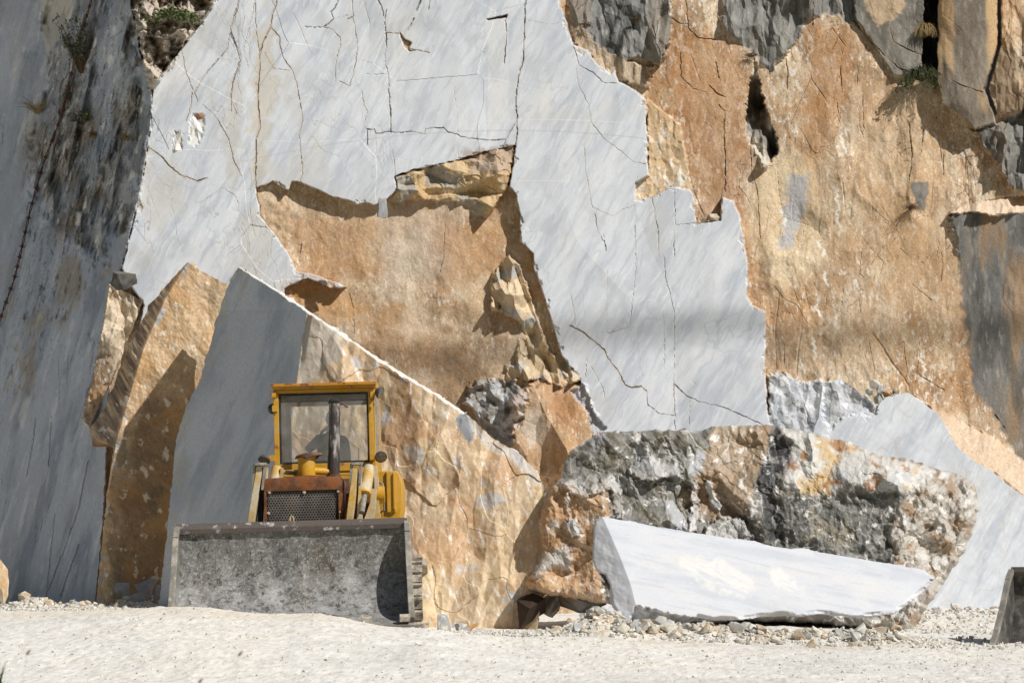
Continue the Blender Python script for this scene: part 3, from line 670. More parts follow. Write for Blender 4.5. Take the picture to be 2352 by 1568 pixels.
for ln in CR.split('\n'):
    h, s = ln.split('|'); k, w, st = h.split()
    slit(T(k, s), float(w), 1., float(st))
off = off + .045 * np.clip(crack, 0, 1.2) * np.clip(.55 + 1.1 * fbm(PX / 40, PY / 40, 3, 166), .15, 1)
col = mix(col, lin(176, 150, 112), np.clip(stain, 0, 1) * .8)
col = mix(col, lin(132, 118, 102), np.clip(crack, 0, 1) * .6)
lftw = wz * sm(1300, 500, PX + 60 * fbm(U, V, 2, 158))
for k_, (su_, sv_, am_) in enumerate(((1.9, .7, .5), (3.4, 1.0, .3), (.7, 1.6, .25))):
    fine = sm(.022, .0, np.abs(fbm(U * su_ + .3 * V, V * sv_, 4, 160 + 9 * k_))) * sm(-.05, .35, fbm(U * .9, V * .7, 3, 163 + 5 * k_))
    col = mix(col, lin(158, 150, 136), fine * am_ * (lftw + .18 * wz))
    off = off + .006 * fine * am_ * lftw
col = mix(col, lin(196, 190, 176), sm(.05, .5, fbm(U * 1.3, V * .8, 4, 164)) * lftw * .4)

# --- the left-hand wall, turned away from the sun
LU = U - V * .26
LB = (-600, -450, 400, 1500)
lfac = facets(LU, V, .22, 1.1, .16, 30, .3, 1.3, LB)[0] + facets(LU, V, .08, .45, .05, 31, .3, 1.3, LB)[0]
rough = np.clip(zone([(95, -450), (300, -450), (305, 60), (330, 180), (348, 260), (322, 400), (285, 520), (240, 600), (160, 560), (110, 500), (80, 360), (92, 200)], PX, PY, 22, 34, 60, 32), 0, 1)
rough2 = zone([(60, 300), (330, 200), (300, 480), (230, 640), (170, 720), (60, 900), (0, 900), (40, 640)], PX, PY, 30, 18, 40, 33) * .5
lrel = lfac * (.18 + 1.1 * rough + .5 * rough2) + .012 * fbm(LU * 7, V * 1.2, 3, 165) + .30 * rough * (facets(LU, V, .4, .8, .55, 35, .3, 1.4, LB)[0] + .5 * steps(LU, V, .25, .6, .25, 36) + .4 * np.abs(fbm(LU * 2, V * .8, 3, 168)))
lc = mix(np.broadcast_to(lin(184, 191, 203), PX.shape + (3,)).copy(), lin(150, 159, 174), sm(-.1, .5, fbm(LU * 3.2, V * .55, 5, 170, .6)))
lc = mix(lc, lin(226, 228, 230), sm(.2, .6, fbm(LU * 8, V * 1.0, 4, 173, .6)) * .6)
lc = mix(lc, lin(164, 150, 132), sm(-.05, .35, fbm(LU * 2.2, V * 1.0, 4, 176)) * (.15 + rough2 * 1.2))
lt = np.zeros(PX.shape, np.float32)
ms = PX < 380
def cells(su, sv, sd): return RND[worley(LU[ms] / su + .4 * fbm(LU[ms] * 4, V[ms] * 2, 3, sd), V[ms] / sv + .4 * fbm(LU[ms] * 4, V[ms] * 2, 3, sd + 1), sd)[2], 5]
lt[ms] = .55 * cells(.13, .55, 187) + .45 * cells(.05, .16, 188)
lt = lt + .35 * fbm(LU * 7, V * 2.5, 5, 189, .65)
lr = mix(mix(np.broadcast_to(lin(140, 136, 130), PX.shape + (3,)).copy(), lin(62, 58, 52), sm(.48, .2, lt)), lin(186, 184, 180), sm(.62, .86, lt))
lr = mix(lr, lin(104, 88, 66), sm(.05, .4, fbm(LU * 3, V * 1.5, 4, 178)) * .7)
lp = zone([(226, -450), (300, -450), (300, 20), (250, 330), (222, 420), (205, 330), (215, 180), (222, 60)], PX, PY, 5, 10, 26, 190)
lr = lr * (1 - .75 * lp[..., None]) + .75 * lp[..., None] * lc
rm = np.clip(rough * 1.5 + .5 * fbm(LU * 3, V * 1.2, 4, 191) - .35, 0, 1) * (rough > .01)
rm = sm(.32, .85, rm) * (.45 + .55 * sm(.0, .3, fbm(LU * 2.2, V * .8, 4, 195)))
lc = lc * (1 - rm[..., None]) + lr * rm[..., None]
dash = sm(.30, .5, fbm(LU * 12, V * 2.6, 5, 192, .7)) * np.clip(rough2 * 1.6 + .12, 0, 1)
lc = mix(lc, lin(78, 70, 62), dash * .85)
sp_ = sm(.22, .4, fbm(LU * 26, V * 5, 4, 199, .7)) * np.clip(rough * .9 + rough2 + .1, 0, 1)
lc = mix(lc, lin(60, 56, 52), sp_ * .7)
lc = mix(lc, lin(206, 206, 206), sm(.3, .45, fbm(LU * 22 + 7, V * 4, 4, 201, .7)) * np.clip(rough + .08, 0, 1) * .6)
lc = mix(lc, lin(236, 234, 230), sm(.42, .52, fbm(LU * 9, V * 2.2, 4, 184, .6)) * (.25 + .5 * rough))
vl = sm(.028, .0, np.abs(fbm(LU * 3.4, V * .3, 5, 193))) * sm(.0, .4, fbm(LU * 2, V * .6, 2, 194))
lc = mix(lc, lin(92, 92, 94), vl * .7)
keep = np.clip(crack, 0, 1)
lc = mix(lc, lin(96, 94, 96), keep * .6)
lm = left * (1 - zone([(250, 650), (330, 690), (300, 770), (250, 890), (205, 985), (188, 962), (213, 862), (240, 722)], PX, PY, 2, 2, 10, 34))
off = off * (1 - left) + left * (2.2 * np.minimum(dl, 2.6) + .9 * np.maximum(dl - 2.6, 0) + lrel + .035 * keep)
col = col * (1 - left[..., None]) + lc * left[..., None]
# a fallen-away patch of brown beside the white face, and the crumbled crest of the corner
put([(250, 650), (330, 690), (300, 770), (250, 890), (205, 985), (188, 962), (213, 862), (240, 722)], .0, brown_col(U, V, 9, .8), 1, 2, 2, 10, 34, .18 + fb + fc)
RB = [(296, -450), (520, -450), (497, 0), (440, 82), (385, 148), (362, 190), (345, 215), (335, 180), (322, 110), (300, 0)]
put(RB, 0, mix(mix(brown, lin(186, 178, 168), np.full(PX.shape, .7, np.float32)), lin(124, 116, 104), sm(.1, .5, fbm(U * 6, V * 6, 3, 186))), 1, 3, 6, 14, 36, -.14 + facets(U, V, .24, .26, .30, 37, .2, 1.5, (250, -450, 560, 300))[0] + facets(U, V, .07, .08, .10, 38, .2, 1.5, (250, -450, 560, 300))[0] + steps(U, V, .16, .16, .06, 39) + .5 * np.maximum(0, 330 - PX) / 162)
put([(85, -450), (180, -450), (172, 0), (150, 70), (112, 128), (96, 80)], c=lin(206, 200, 190), cm=.8, soft=3, warp=5)  # sunlit patch high on the shaded wall, painted as pale colour

tx, tz = rays(PX, PY)
Yc = (BASE + off).astype(np.float32)
co = np.stack([tx * Yc, Yc, tz * Yc], -1).reshape(-1, 3).astype(np.float32)
H_, W_ = PX.shape
idx = np.arange(H_ * W_, dtype=np.int32).reshape(H_, W_)
q = np.stack([idx[:-1, :-1], idx[1:, :-1], idx[1:, 1:], idx[:-1, 1:]], -1).reshape(-1, 4)
wm = ((wz > .5) & (cz < .5) & (left < .5))[:-1, :-1].ravel(); lf = ((left > .5))[:-1, :-1].ravel() & ~wm
cflat = col.reshape(-1, 3)
def sub(name, sel, mat, label):
    qq = q[sel]; used = np.unique(qq); mp = np.full(len(co), -1, np.int32); mp[used] = np.arange(len(used), dtype=np.int32)
    o = link(name, mesh_np(name, co[used], mp[qq], col=cflat[used], mat=mat))
    return tag(o, label, 'cliff', kind='structure')
sub('marble_face', wm, M['marble'], 'huge sawn face of pale grey veined marble with thin cracks')
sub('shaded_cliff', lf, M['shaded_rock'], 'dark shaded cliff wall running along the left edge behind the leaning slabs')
sub('brown_cliff', ~wm & ~lf, M['rock'], 'rough orange brown cliff with dark grey weathered patches beside the marble face')

# ================================================================== GROUND
GYs = np.array([-40, 0, 14, 22, 25, 27.5, 29.5, 31.5, 34, 36.5, 45, 400], float)
GPX = np.array([0, 400, 700, 935, 1200, 1700, 2300], float)
GZ = np.array([[-1.75, -1.6, -1.1, -.70, -.36, -.125, -.14, -.13, -.12, -.1, -.1, 0],
               [-1.75, -1.6, -1.1, -.70, -.33, -.06, -.12, -.2, -.15, -.1, -.1, 0],
               [-1.75, -1.6, -1.1, -.70, -.36, -.125, -.2, -.3, -.25, -.15, -.1, 0],
               [-1.75, -1.6, -1.1, -.70, -.43, -.275, -.33, -.34, -.3, -.2, -.1, 0],
               [-1.75, -1.6, -1.1, -.70, -.5, -.38, -.36, -.36, -.3, -.2, -.1, 0],
               [-1.75, -1.6, -1.1, -.70, -.58, -.49, -.38, -.32, -.2, -.09, -.1, 0],
               [-1.75, -1.6, -1.1, -.70, -.60, -.53, -.46, -.36, -.2, -.09, -.1, 0]])
def zground(x, y, detail=True):
    x = np.asarray(x, float); y = np.asarray(y, float)
    px = np.clip(CX + x / np.clip(y, 22, 37) * F, 0, 2299.9)
    j = np.clip(np.searchsorted(GYs, y) - 1, 0, len(GYs) - 2); t = np.clip((y - GYs[j]) / (GYs[j + 1] - GYs[j]), 0, 1); t = t * t * (3 - 2 * t) * .5 + t * .5
    i = np.clip(np.searchsorted(GPX, px, side='right') - 1, 0, len(GPX) - 2); s = (px - GPX[i]) / (GPX[i + 1] - GPX[i]); s = s * s * (3 - 2 * s)
    z = (GZ[i, j] * (1 - s) + GZ[i + 1, j] * s) * (1 - t) + (GZ[i, j + 1] * (1 - s) + GZ[i + 1, j + 1] * s) * t
    # rubble heap before the white block, and scree at the wall foot
    hp = sm(1270, 1400, px) * sm(2140, 2040, px) * np.exp(-((y - 29.0) / .55) ** 2) * (.13 + .05 * fbm(px / 90, y, 2, 190)) * (1 - .55 * sm(1620, 1760, px) * sm(2090, 2020, px))
    hp = hp + .16 * np.exp(-((px - 1365) / 70) ** 2 - ((y - 29.5) / .8) ** 2)
    hp = hp + .16 * np.exp(-((px - 315) / 60) ** 2 - ((y - 36.9) / .8) ** 2) + .12 * np.exp(-((px - 80) / 50) ** 2 - ((y - 36) / .8) ** 2) + .06 * np.exp(-((px - 180) / 40) ** 2 - ((y - 36) / .6) ** 2)
    z = z + hp
    if detail:
        near = np.exp(-((y - 26) / 14) ** 2)
        for q0, q1, ph in ((24.2, .11, .3), (25.6, .13, .5), (22.9, .08, 1.2), (26.4, .09, 2.1)):
            dr = y - (q0 + q1 * x + .25 * np.sin(x * .5 + ph))
            z = z + near * (-.022 * np.exp(-(dr / .16) ** 2) + .014 * np.exp(-((np.abs(dr) - .28) / .1) ** 2)) * (.6 + .5 * fbm(x * .7, y * .7, 2, 197))
        z = z + near * (.025 * fbm(x * .8, y * .5, 3, 192) + .012 * fbm(x * 4, y * 2.5, 3, 194)) + (.008 * fbm(x * 14, y * 9, 3, 196) + .03 * np.minimum(1, hp * 8) * fbm(x * 9, y * 9, 3, 198)) * near
    return z
def zg(x, y): return float(zground(np.array([x]), np.array([y]))[0])
ax = np.concatenate([-np.geomspace(400, 9, 24), np.arange(-8.9, 9, .034), np.geomspace(9.05, 400, 24)])
ay = np.concatenate([np.linspace(-40, 14, 28), np.arange(14.5, 21, .25), np.arange(21, 31, .045), np.arange(31, 38.2, .09), np.geomspace(38.4, 400, 22)])
GXX, GYY = np.meshgrid(ax, ay)
ZZ = zground(GXX, GYY)
gco = np.stack([GXX, GYY, ZZ], -1).reshape(-1, 3)
h, w = GXX.shape; ii = np.arange(h * w, dtype=np.int32).reshape(h, w)
gq = np.stack([ii[:-1, :-1], ii[:-1, 1:], ii[1:, 1:], ii[1:, :-1]], -1).reshape(-1, 4)
gpx = CX + GXX / np.clip(GYY, 10, 60) * F
n1 = fbm(GXX * .5, GYY * .5, 4, 200); n2 = fbm(GXX * 3, GYY * 2, 4, 203, .6); n3 = fbm(GXX * 16, GYY * 10, 3, 206, .6)
gc = np.broadcast_to(lin(224, 221, 214), GXX.shape + (3,)).copy()
gc = mix(gc, lin(226, 221, 209), sm(0, .5, n1) * .6); gc = mix(gc, lin(210, 207, 200), sm(.05, .5, -n1) * .7)
gc = mix(gc, lin(204, 199, 190), sm(.1, .6, n2) * .6); gc = mix(gc, lin(216, 214, 208), sm(.1, .5, -n2) * .6)
gc = mix(gc, lin(176, 169, 157), sm(.22, .55, n3) * .6)
gc = mix(gc, lin(216, 202, 180), np.exp(-((GYY - 27.2 + .3 * n1) / .5) ** 2) * sm(1000, 700, gpx) * .55)
ho = sm(1250, 1400, gpx) * sm(2150, 2050, gpx) * np.exp(-((GYY - 29.0) / .9) ** 2)
gc = mix(gc, lin(192, 172, 142), np.clip(ho * sm(-.3, .3, fbm(GXX * 2, GYY * 2, 3, 209)), 0, 1) * .9)
tr_ = sm(.55, .0, np.abs(GYY - 25.2 - .25 * GXX - .4 * np.sin(GXX * .6))) + sm(.4, .0, np.abs(GYY - 23.6 - .2 * GXX))
gc = mix(gc, lin(224, 221, 214), np.clip(tr_, 0, 1) * .4)
gc = mix(gc, lin(96, 98, 62), sm(20.6, 18.6, GYY + .8 * fbm(GXX * .6, GYY * .6, 3, 212)))  # dark grass colour added out of view to lessen bounced light
tag(link('ground', mesh_np('ground', gco, gq, col=gc.reshape(-1, 3), mat=M['ground'])), 'pale dusty quarry floor of crushed white stone', 'ground', kind='structure')
# unseen green hill added behind the camera to block low sky light
ha = np.radians(np.arange(150, 391, 2.)); hr = np.concatenate([np.linspace(60, 120, 12), np.linspace(128, 240, 16)])
HA, HR = np.meshgrid(ha, hr); hxx_, hyy_ = HR * np.cos(HA), 20 + HR * np.sin(HA)
hz_ = -2.5 + np.maximum(0, HR - 62) * .82 * sm(390, 350, np.degrees(HA)) * sm(150, 185, np.degrees(HA)) * (1 + .15 * fbm(hxx_ / 40, hyy_ / 40, 3, 220)) + 1.5 * fbm(hxx_ / 6, hyy_ / 6, 3, 222)
hi_ = np.arange(HA.size).reshape(HA.shape); hq_ = np.stack([hi_[:-1, :-1], hi_[:-1, 1:], hi_[1:, 1:], hi_[1:, :-1]], -1).reshape(-1, 4)
hc_ = mix(np.broadcast_to(lin(70, 82, 46), HA.shape + (3,)).copy(), lin(98, 92, 62), sm(-.2, .4, fbm(hxx_ / 9, hyy_ / 9, 3, 224)))
tag(link('sky_blocking_hill', mesh_np('sky_blocking_hill', np.stack([hxx_, hyy_, hz_], -1).reshape(-1, 3), hq_, col=hc_.reshape(-1, 3), mat=M['ground'])), 'unseen hill added behind the camera to cut low sky light', 'hill', kind='structure')

# ================================================================== STONE SOLIDS (front relief + sides + back)
def solid(name, poly, depth, colour, thick, mat, step=1.9, round_=0., rr=30., noise=0., label='', cat='rock', group=None, kind=None, shrink=.92, ragged=0., rw=14, parent=None, seed=0):
    a = np.asarray(poly, float)
    if ragged:      # break the outline
        q_ = []
        for i in range(len(a)):
            p0, p1 = a[i], a[(i + 1) % len(a)]; n = max(1, int(np.hypot(*(p1 - p0)) / 7))
            for k in range(n): q_.append(p0 + (p1 - p0) * k / n)
        a = np.array(q_); a = a + ragged * np.stack([fbm(a[:, 0] / rw, a[:, 1] / rw, 3, seed + 300), fbm(a[:, 0] / rw, a[:, 1] / rw, 3, seed + 340)], 1)
    xs = np.arange(a[:, 0].min() - step, a[:, 0].max() + step * 2, step); ys = np.arange(a[:, 1].min() - step, a[:, 1].max() + step * 2, step)
    X, Y = np.meshgrid(xs, ys)
    d = sdf(a, X.astype(np.float32), Y.astype(np.float32))
    ins = d < step * .35
    cell = ins[:-1, :-1] & ins[1:, :-1] & ins[1:, 1:] & ins[:-1, 1:]
    idx = np.arange(X.size).reshape(X.shape)
    fq = np.stack([idx[:-1, :-1], idx[1:, :-1], idx[1:, 1:], idx[:-1, 1:]], -1)[cell]
    # boundary edges of the kept cells
    e = np.concatenate([fq[:, [0, 1]], fq[:, [1, 2]], fq[:, [2, 3]], fq[:, [3, 0]]])
    key = np.sort(e, 1); key = key[:, 0].astype(np.int64) * X.size + key[:, 1]
    u_, inv, cnt = np.unique(key, return_inverse=True, return_counts=True)
    be = e[cnt[inv] == 1]
    bv = np.unique(be)
    # snap boundary vertices to the outline
    Xf, Yf = X.ravel().astype(float), Y.ravel().astype(float)
    bx, by = Xf[bv].copy(), Yf[bv].copy(); best = np.full(len(bv), 1e9); nx, ny = bx.copy(), by.copy()
    for i in range(len(a)):
        p0, p1 = a[i], a[(i + 1) % len(a)]; ev = p1 - p0; L = ev @ ev + 1e-9
        t = np.clip(((bx - p0[0]) * ev[0] + (by - p0[1]) * ev[1]) / L, 0, 1)
        qx, qy = p0[0] + t * ev[0], p0[1] + t * ev[1]; dd = (qx - bx) ** 2 + (qy - by) ** 2
        m = dd < best; best[m] = dd[m]; nx[m] = qx[m]; ny[m] = qy[m]
    okm = best < (step * 2.2) ** 2
    Xf[bv] = np.where(okm, nx, bx); Yf[bv] = np.where(okm, ny, by)
    used = np.unique(fq); mp = np.full(X.size, -1, np.int64); mp[used] = np.arange(len(used))
    x, y = Xf[used].astype(np.float32), Yf[used].astype(np.float32)
    dd = np.maximum(0, -sdf(a, x, y))
    D = depth(x, y, dd).astype(np.float64)
    if round_: D = D + round_ * (1 - np.sqrt(np.clip(1 - (1 - np.clip(dd / rr, 0, 1)) ** 2, 0, 1)))
    tx, tz = rays(x, y)
    front = np.stack([tx * D, D, tz * D], 1); cf = colour(x, y, dd)
    # sides: rings behind the outline; back: a cap
    order = {}
    for s_, t_ in be: order.setdefault(int(s_), []).append(int(t_))
    b_idx = mp[bv]; nb = len(bv); pos = {int(v): i for i, v in enumerate(bv)}
    cen = front.mean(0); yb = float(np.percentile(D, 60)) + thick
    R = 10; rings = [front[b_idx]]; cols = [cf[b_idx]]
    for r in range(1, R + 1):
        t = r / R
        p = front[b_idx].copy()
        k = 1 - (1 - shrink) * t ** 1.5
        p[:, 0] = cen[0] + (p[:, 0] - cen[0]) * k; p[:, 2] = cen[2] + (p[:, 2] - cen[2]) * k
        p[:, 1] = front[b_idx][:, 1] * (1 - t) + np.maximum(yb, front[b_idx][:, 1] + .05) * t
        nn = .05 * fbm(p[:, 0] * 4 + p[:, 1] * 3, p[:, 2] * 4 + p[:, 1] * 2, 3, seed + 350) * min(1, noise * 20)
        p[:, 0] += nn; p[:, 2] += nn * .6
        rings.append(p); cols.append(cf[b_idx])
    nf = len(front)
    allco = [front] + rings[1:]; allc = [cf] + cols[1:]
    base = [None] + [nf + (r - 1) * nb for r in range(1, R + 1)]
    quads = [mp[fq]]
    ea_, eb_ = np.array([pos[int(v)] for v in be[:, 0]]), np.array([pos[int(v)] for v in be[:, 1]])
    for r in range(R):
        A0 = b_idx[ea_] if r == 0 else base[r] + ea_; B0 = b_idx[eb_] if r == 0 else base[r] + eb_
        quads.append(np.stack([B0, A0, base[r + 1] + ea_, base[r + 1] + eb_], 1))
    cb = nf + R * nb
    last = rings[-1]; allco.append(last.mean(0)[None]); allc.append(cf.mean(0)[None])
    tris = np.stack([base[R] + eb_, base[R] + ea_, np.full(len(ea_), cb)], 1)
    co_ = np.concatenate(allco); cc = np.concatenate(allc)
    org = np.array([cen[0], cen[1], co_[:, 2].min()])
    me = mesh_np(name, co_ - org, np.concatenate(quads), tris, cc, mat)
    o = link(name, me); o.location = org
    return tag(o, label, cat, group, kind)

UV = lambda x, y, s=185.: (np.asarray(x, np.float32) / s, -np.asarray(y, np.float32) / s)

# --- brown slab leaning on the wall at the left
BS_E = [(430, 603), (378, 690), (330, 800), (268, 1010), (252, 1100), (240, 1200), (218, 1400)]
def d_bs(x, y, dd):
    u, v = UV(x, y); D = plane_depth(x, y, (400, 900, 37.4), .10, .12)
    xe_ = interp_edge(BS_E, y)
    L = np.maximum(0, xe_ - x) / 170
    return D + 2.0 * L + .04 * fbm(u * 1.5, v * 1.2, 4, 400) + facets(u, v, .3, .5, .035, 401)[0] + .010 * fbm(u * 14, v * 12, 3, 405) + sm(0, .1, L) * (.5 * facets(u + v * .5, v, .06, .2, .04, 403)[0] + .012 * fbm((u + v * .5) * 20, v * 6, 3, 404))
def c_bs(x, y, dd):
    u, v = UV(x, y); c = brown_col(u, v, 11, .8); c = mix(c, lin(200, 168, 126), np.full(x.shape, .5, np.float32))
    c = mix(c, lin(118, 88, 60), sm(780, 1010, y + 90 * fbm(u * 1.4, v * 1.4, 4, 408)) * sm(18, 50, x - interp_edge(BS_E, y) + 24 * fbm(u * 2, v * 2, 3, 409)) * .62)  # dark brown mottling low on the slab, also painting its shadow deeper
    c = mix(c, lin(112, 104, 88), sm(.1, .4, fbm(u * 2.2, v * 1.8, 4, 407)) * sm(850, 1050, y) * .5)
    c = mix(c, lin(190, 146, 92), sm(.0, .5, fbm(u * 2, v * 2, 3, 410)) * .5)
    side = sm(2, 8, interp_edge(BS_E, y) - x)
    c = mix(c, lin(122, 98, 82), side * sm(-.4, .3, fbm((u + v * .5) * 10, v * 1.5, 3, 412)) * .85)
    c = mix(c, lin(226, 216, 196), sm(.36, .5, fbm(u * 8, v * 6, 4, 413, .6)) * .8)
    c = mix(c, lin(172, 176, 180), sm(9, 3, np.abs(interp_edge(BS_E, y) + 6 - x)) * sm(.0, .4, fbm(u * 3, v * 3, 2, 414)))
    return c
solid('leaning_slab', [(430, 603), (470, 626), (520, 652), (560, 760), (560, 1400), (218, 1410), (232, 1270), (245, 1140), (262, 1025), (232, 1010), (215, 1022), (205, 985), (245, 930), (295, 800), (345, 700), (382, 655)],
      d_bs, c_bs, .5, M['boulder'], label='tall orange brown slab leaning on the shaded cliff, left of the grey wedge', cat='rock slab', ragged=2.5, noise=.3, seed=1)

# --- great wedge behind the loader: grey sawn side, brown broken front, white sawn top
WE_E = [(560, 616), (640, 668), (706, 712), (692, 800), (681, 880), (640, 1150), (610, 1400)]
TOPL = [(550, 612), (640, 668), (706, 712), (800, 775), (900, 842), (1000, 902), (1066, 946)]
def top_d(x, y): return y - np.interp(x, [p[0] for p in TOPL], [p[1] for p in TOPL])
def d_we(x, y, dd):
    u, v = UV(x, y); D = plane_depth(x, y, (690, 870, 33.95), .22, -.22)
    xe_ = np.where(y < 712, 706, interp_edge(WE_E, y))
    L = np.maximum(0, xe_ - x) / 180
    td = top_d(x, y); tw = np.interp(x, [550, 700, 1000, 1070], [3, 7, 9, 7]) * (.75 + .6 * fbm(x / 26, y * 0 + 3, 3, 426))
    br = sm(2, 14, x - xe_)
    rel = facets(u - v * .15, v, .5, 1.2, .09, 420, .2, 1.2)[0] + facets(u - v * .2, v, .2, .45, .028, 421)[0] + steps(u, v, .5, .7, .02, 425) + facets(u, v, .09, .14, .006, 422)[0] + .008 * fbm(u * 5, v * 4, 4, 423)
    crease = .14 * sm(-60, 0, x - 972) * sm(60, 0, x - 972)
    D = D + 1.65 * L + br * (rel - crease * .5) + (1 - br) * .006 * fbm(u * 4, v * 4, 2, 424)
    D = D + .9 * np.clip(1 - td / tw, 0, 1) * (x < 1068) - 0
    r = np.maximum(0, x - 1100) / 140.
    return D + .12 * r * r + .18 * sm(1020, 1250, x) * sm(1150, 950, y)
def c_we(x, y, dd):
    u, v = UV(x, y); xe_ = np.where(y < 712, 706, interp_edge(WE_E, y))
    g = mix(np.broadcast_to(lin(204, 208, 215), x.shape + (3,)).copy(), lin(178, 184, 194), sm(-.2, .5, fbm((u - v * .3) * 2.4, v * .7, 4, 430)))
    g = mix(g, lin(205, 207, 210), sm(.12, .5, fbm((u - v * .4) * 8, v * 1.2, 4, 432)) * .5)
    g = mix(g, lin(160, 166, 176), sm(.1, .5, fbm((u - v * .45) * 6, v * .9, 5, 431, .6)) * .5); g = mix(g, lin(222, 222, 222), sm(.02, .0, np.abs(fbm((u - v * .4) * 2, v * .7, 4, 429))) * .3)
    g = mix(g, lin(196, 190, 178), sm(40, 0, x - np.interp(y, [612, 700, 800, 900, 1010], [560, 528, 500, 440, 412])) * sm(-.3, .3, fbm(u * 5, v * 3, 3, 433)) * .55)
    c = brown_col(u, v, 13, .7); c = mix(c, lin(218, 196, 164), np.full(x.shape, .62, np.float32))
    c = mix(c, lin(226, 206, 168), sm(.05, .5, fbm(u * 1.8, v * 1.0, 4, 435)) * .65)
    c = mix(c, lin(196, 156, 116), sm(.0, .45, fbm(u * 1.6, v * 1.4, 4, 437)) * .6)
    c = mix(c, lin(170, 128, 88), sm(.3, .5, fbm(u * 7, v * 5, 5, 438, .65)) * .5)
    c = mix(c, lin(196, 197, 198), sm(.38, .46, fbm(u * 2.4, v * 2.4, 4, 439, .6)) * .8)
    c = mix(c, lin(240, 235, 226), sm(.30, .42, fbm(u * 12 + v * 3, v * 4, 5, 441, .65)) * .75)
    up = zone([(706, 712), (790, 760), (778, 830), (745, 850), (700, 900), (681, 900), (692, 800)], x, y, 8, 10, 20, 44)
    c = mix(c, lin(186, 182, 174), up * .75)
    chip = zone([(1046, 958), (1072, 944), (1088, 966), (1086, 1010), (1076, 1016), (1050, 980)], x, y, 2, 3, 8, 45)
    c = mix(c, lin(150, 154, 160), chip)
    lip = zone([(1070, 950), (1130, 1008), (1190, 1042), (1232, 1082), (1248, 1120), (1225, 1110), (1180, 1060), (1120, 1030), (1085, 990)], x, y, 4, 6, 12, 46)
    c = mix(c, lin(206, 204, 200), lip * .7)
    m = sm(-2, 2, x - xe_ + 3 * fbm(u * 10, v * 10, 2, 443))
    c = g * (1 - m[..., None]) + c * m[..., None]
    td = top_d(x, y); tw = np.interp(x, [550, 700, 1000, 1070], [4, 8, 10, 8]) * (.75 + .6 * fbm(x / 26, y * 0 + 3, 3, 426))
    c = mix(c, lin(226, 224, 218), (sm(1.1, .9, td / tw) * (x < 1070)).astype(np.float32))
    return c
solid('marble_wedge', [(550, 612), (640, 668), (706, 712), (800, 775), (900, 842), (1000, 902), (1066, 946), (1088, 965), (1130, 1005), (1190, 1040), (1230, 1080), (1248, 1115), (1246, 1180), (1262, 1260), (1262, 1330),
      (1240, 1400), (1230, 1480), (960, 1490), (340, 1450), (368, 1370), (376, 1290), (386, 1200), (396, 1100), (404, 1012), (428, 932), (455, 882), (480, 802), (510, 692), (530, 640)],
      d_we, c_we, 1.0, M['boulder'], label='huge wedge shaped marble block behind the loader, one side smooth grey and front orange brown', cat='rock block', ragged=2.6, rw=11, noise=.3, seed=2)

# --- marble ledge at the right, behind the boulder
def d_ml(x, y, dd):
    u, v = UV(x, y, 170); D = plane_depth(x, y, (2140, 1395, 36.3), .16, .06)
    ch = zone([(1890, 880), (1930, 868), (1960, 890), (2016, 945), (2000, 960), (1960, 950), (1930, 960), (1905, 990), (1890, 950)], x, y, 5, 8, 14, 50)
    return D + .006 * fbm(u * 3, v * 3, 3, 450) + ch * (.05 + facets(u, v, .2, .3, .05, 451)[0] + .02 * fbm(u * 8, v * 6, 3, 452)) + .5 * np.exp(-(dd / 5) ** 2) * 0
def c_ml(x, y, dd):
    u, v = UV(x, y, 162); c = white_col(u, v) * .97
    ch = zone([(1890, 880), (1930, 868), (1960, 890), (2016, 945), (2000, 960), (1960, 950), (1930, 960), (1905, 990), (1890, 950)], x, y, 5, 8, 14, 50)
    c = mix(c, lin(176, 176, 176), ch * sm(-.3, .3, fbm(u * 6, v * 6, 3, 453)) * .8)
    c = mix(c, lin(190, 180, 160), sm(.02, .0, np.abs(fbm(u * 1.1, v * .6, 3, 455))) * .45)
    return c
solid('marble_ledge', [(1840, 1060), (1880, 960), (1890, 883), (1930, 870), (1956, 887), (2000, 920), (2014, 942), (2022, 925), (2036, 912), (2084, 901), (2128, 931), (2157, 953), (2183, 1000), (2201, 1029), (2238, 1059), (2271, 1077),
      (2324, 1120), (2400, 1170), (2560, 1260), (2700, 1330), (2700, 1460), (1840, 1460)], d_ml, c_ml, 1.4, M['marble'], step=2.2, label='low pale grey marble ledge with curved top at the foot of the brown cliff', cat='cliff', kind='structure', ragged=2, noise=.2, seed=3)

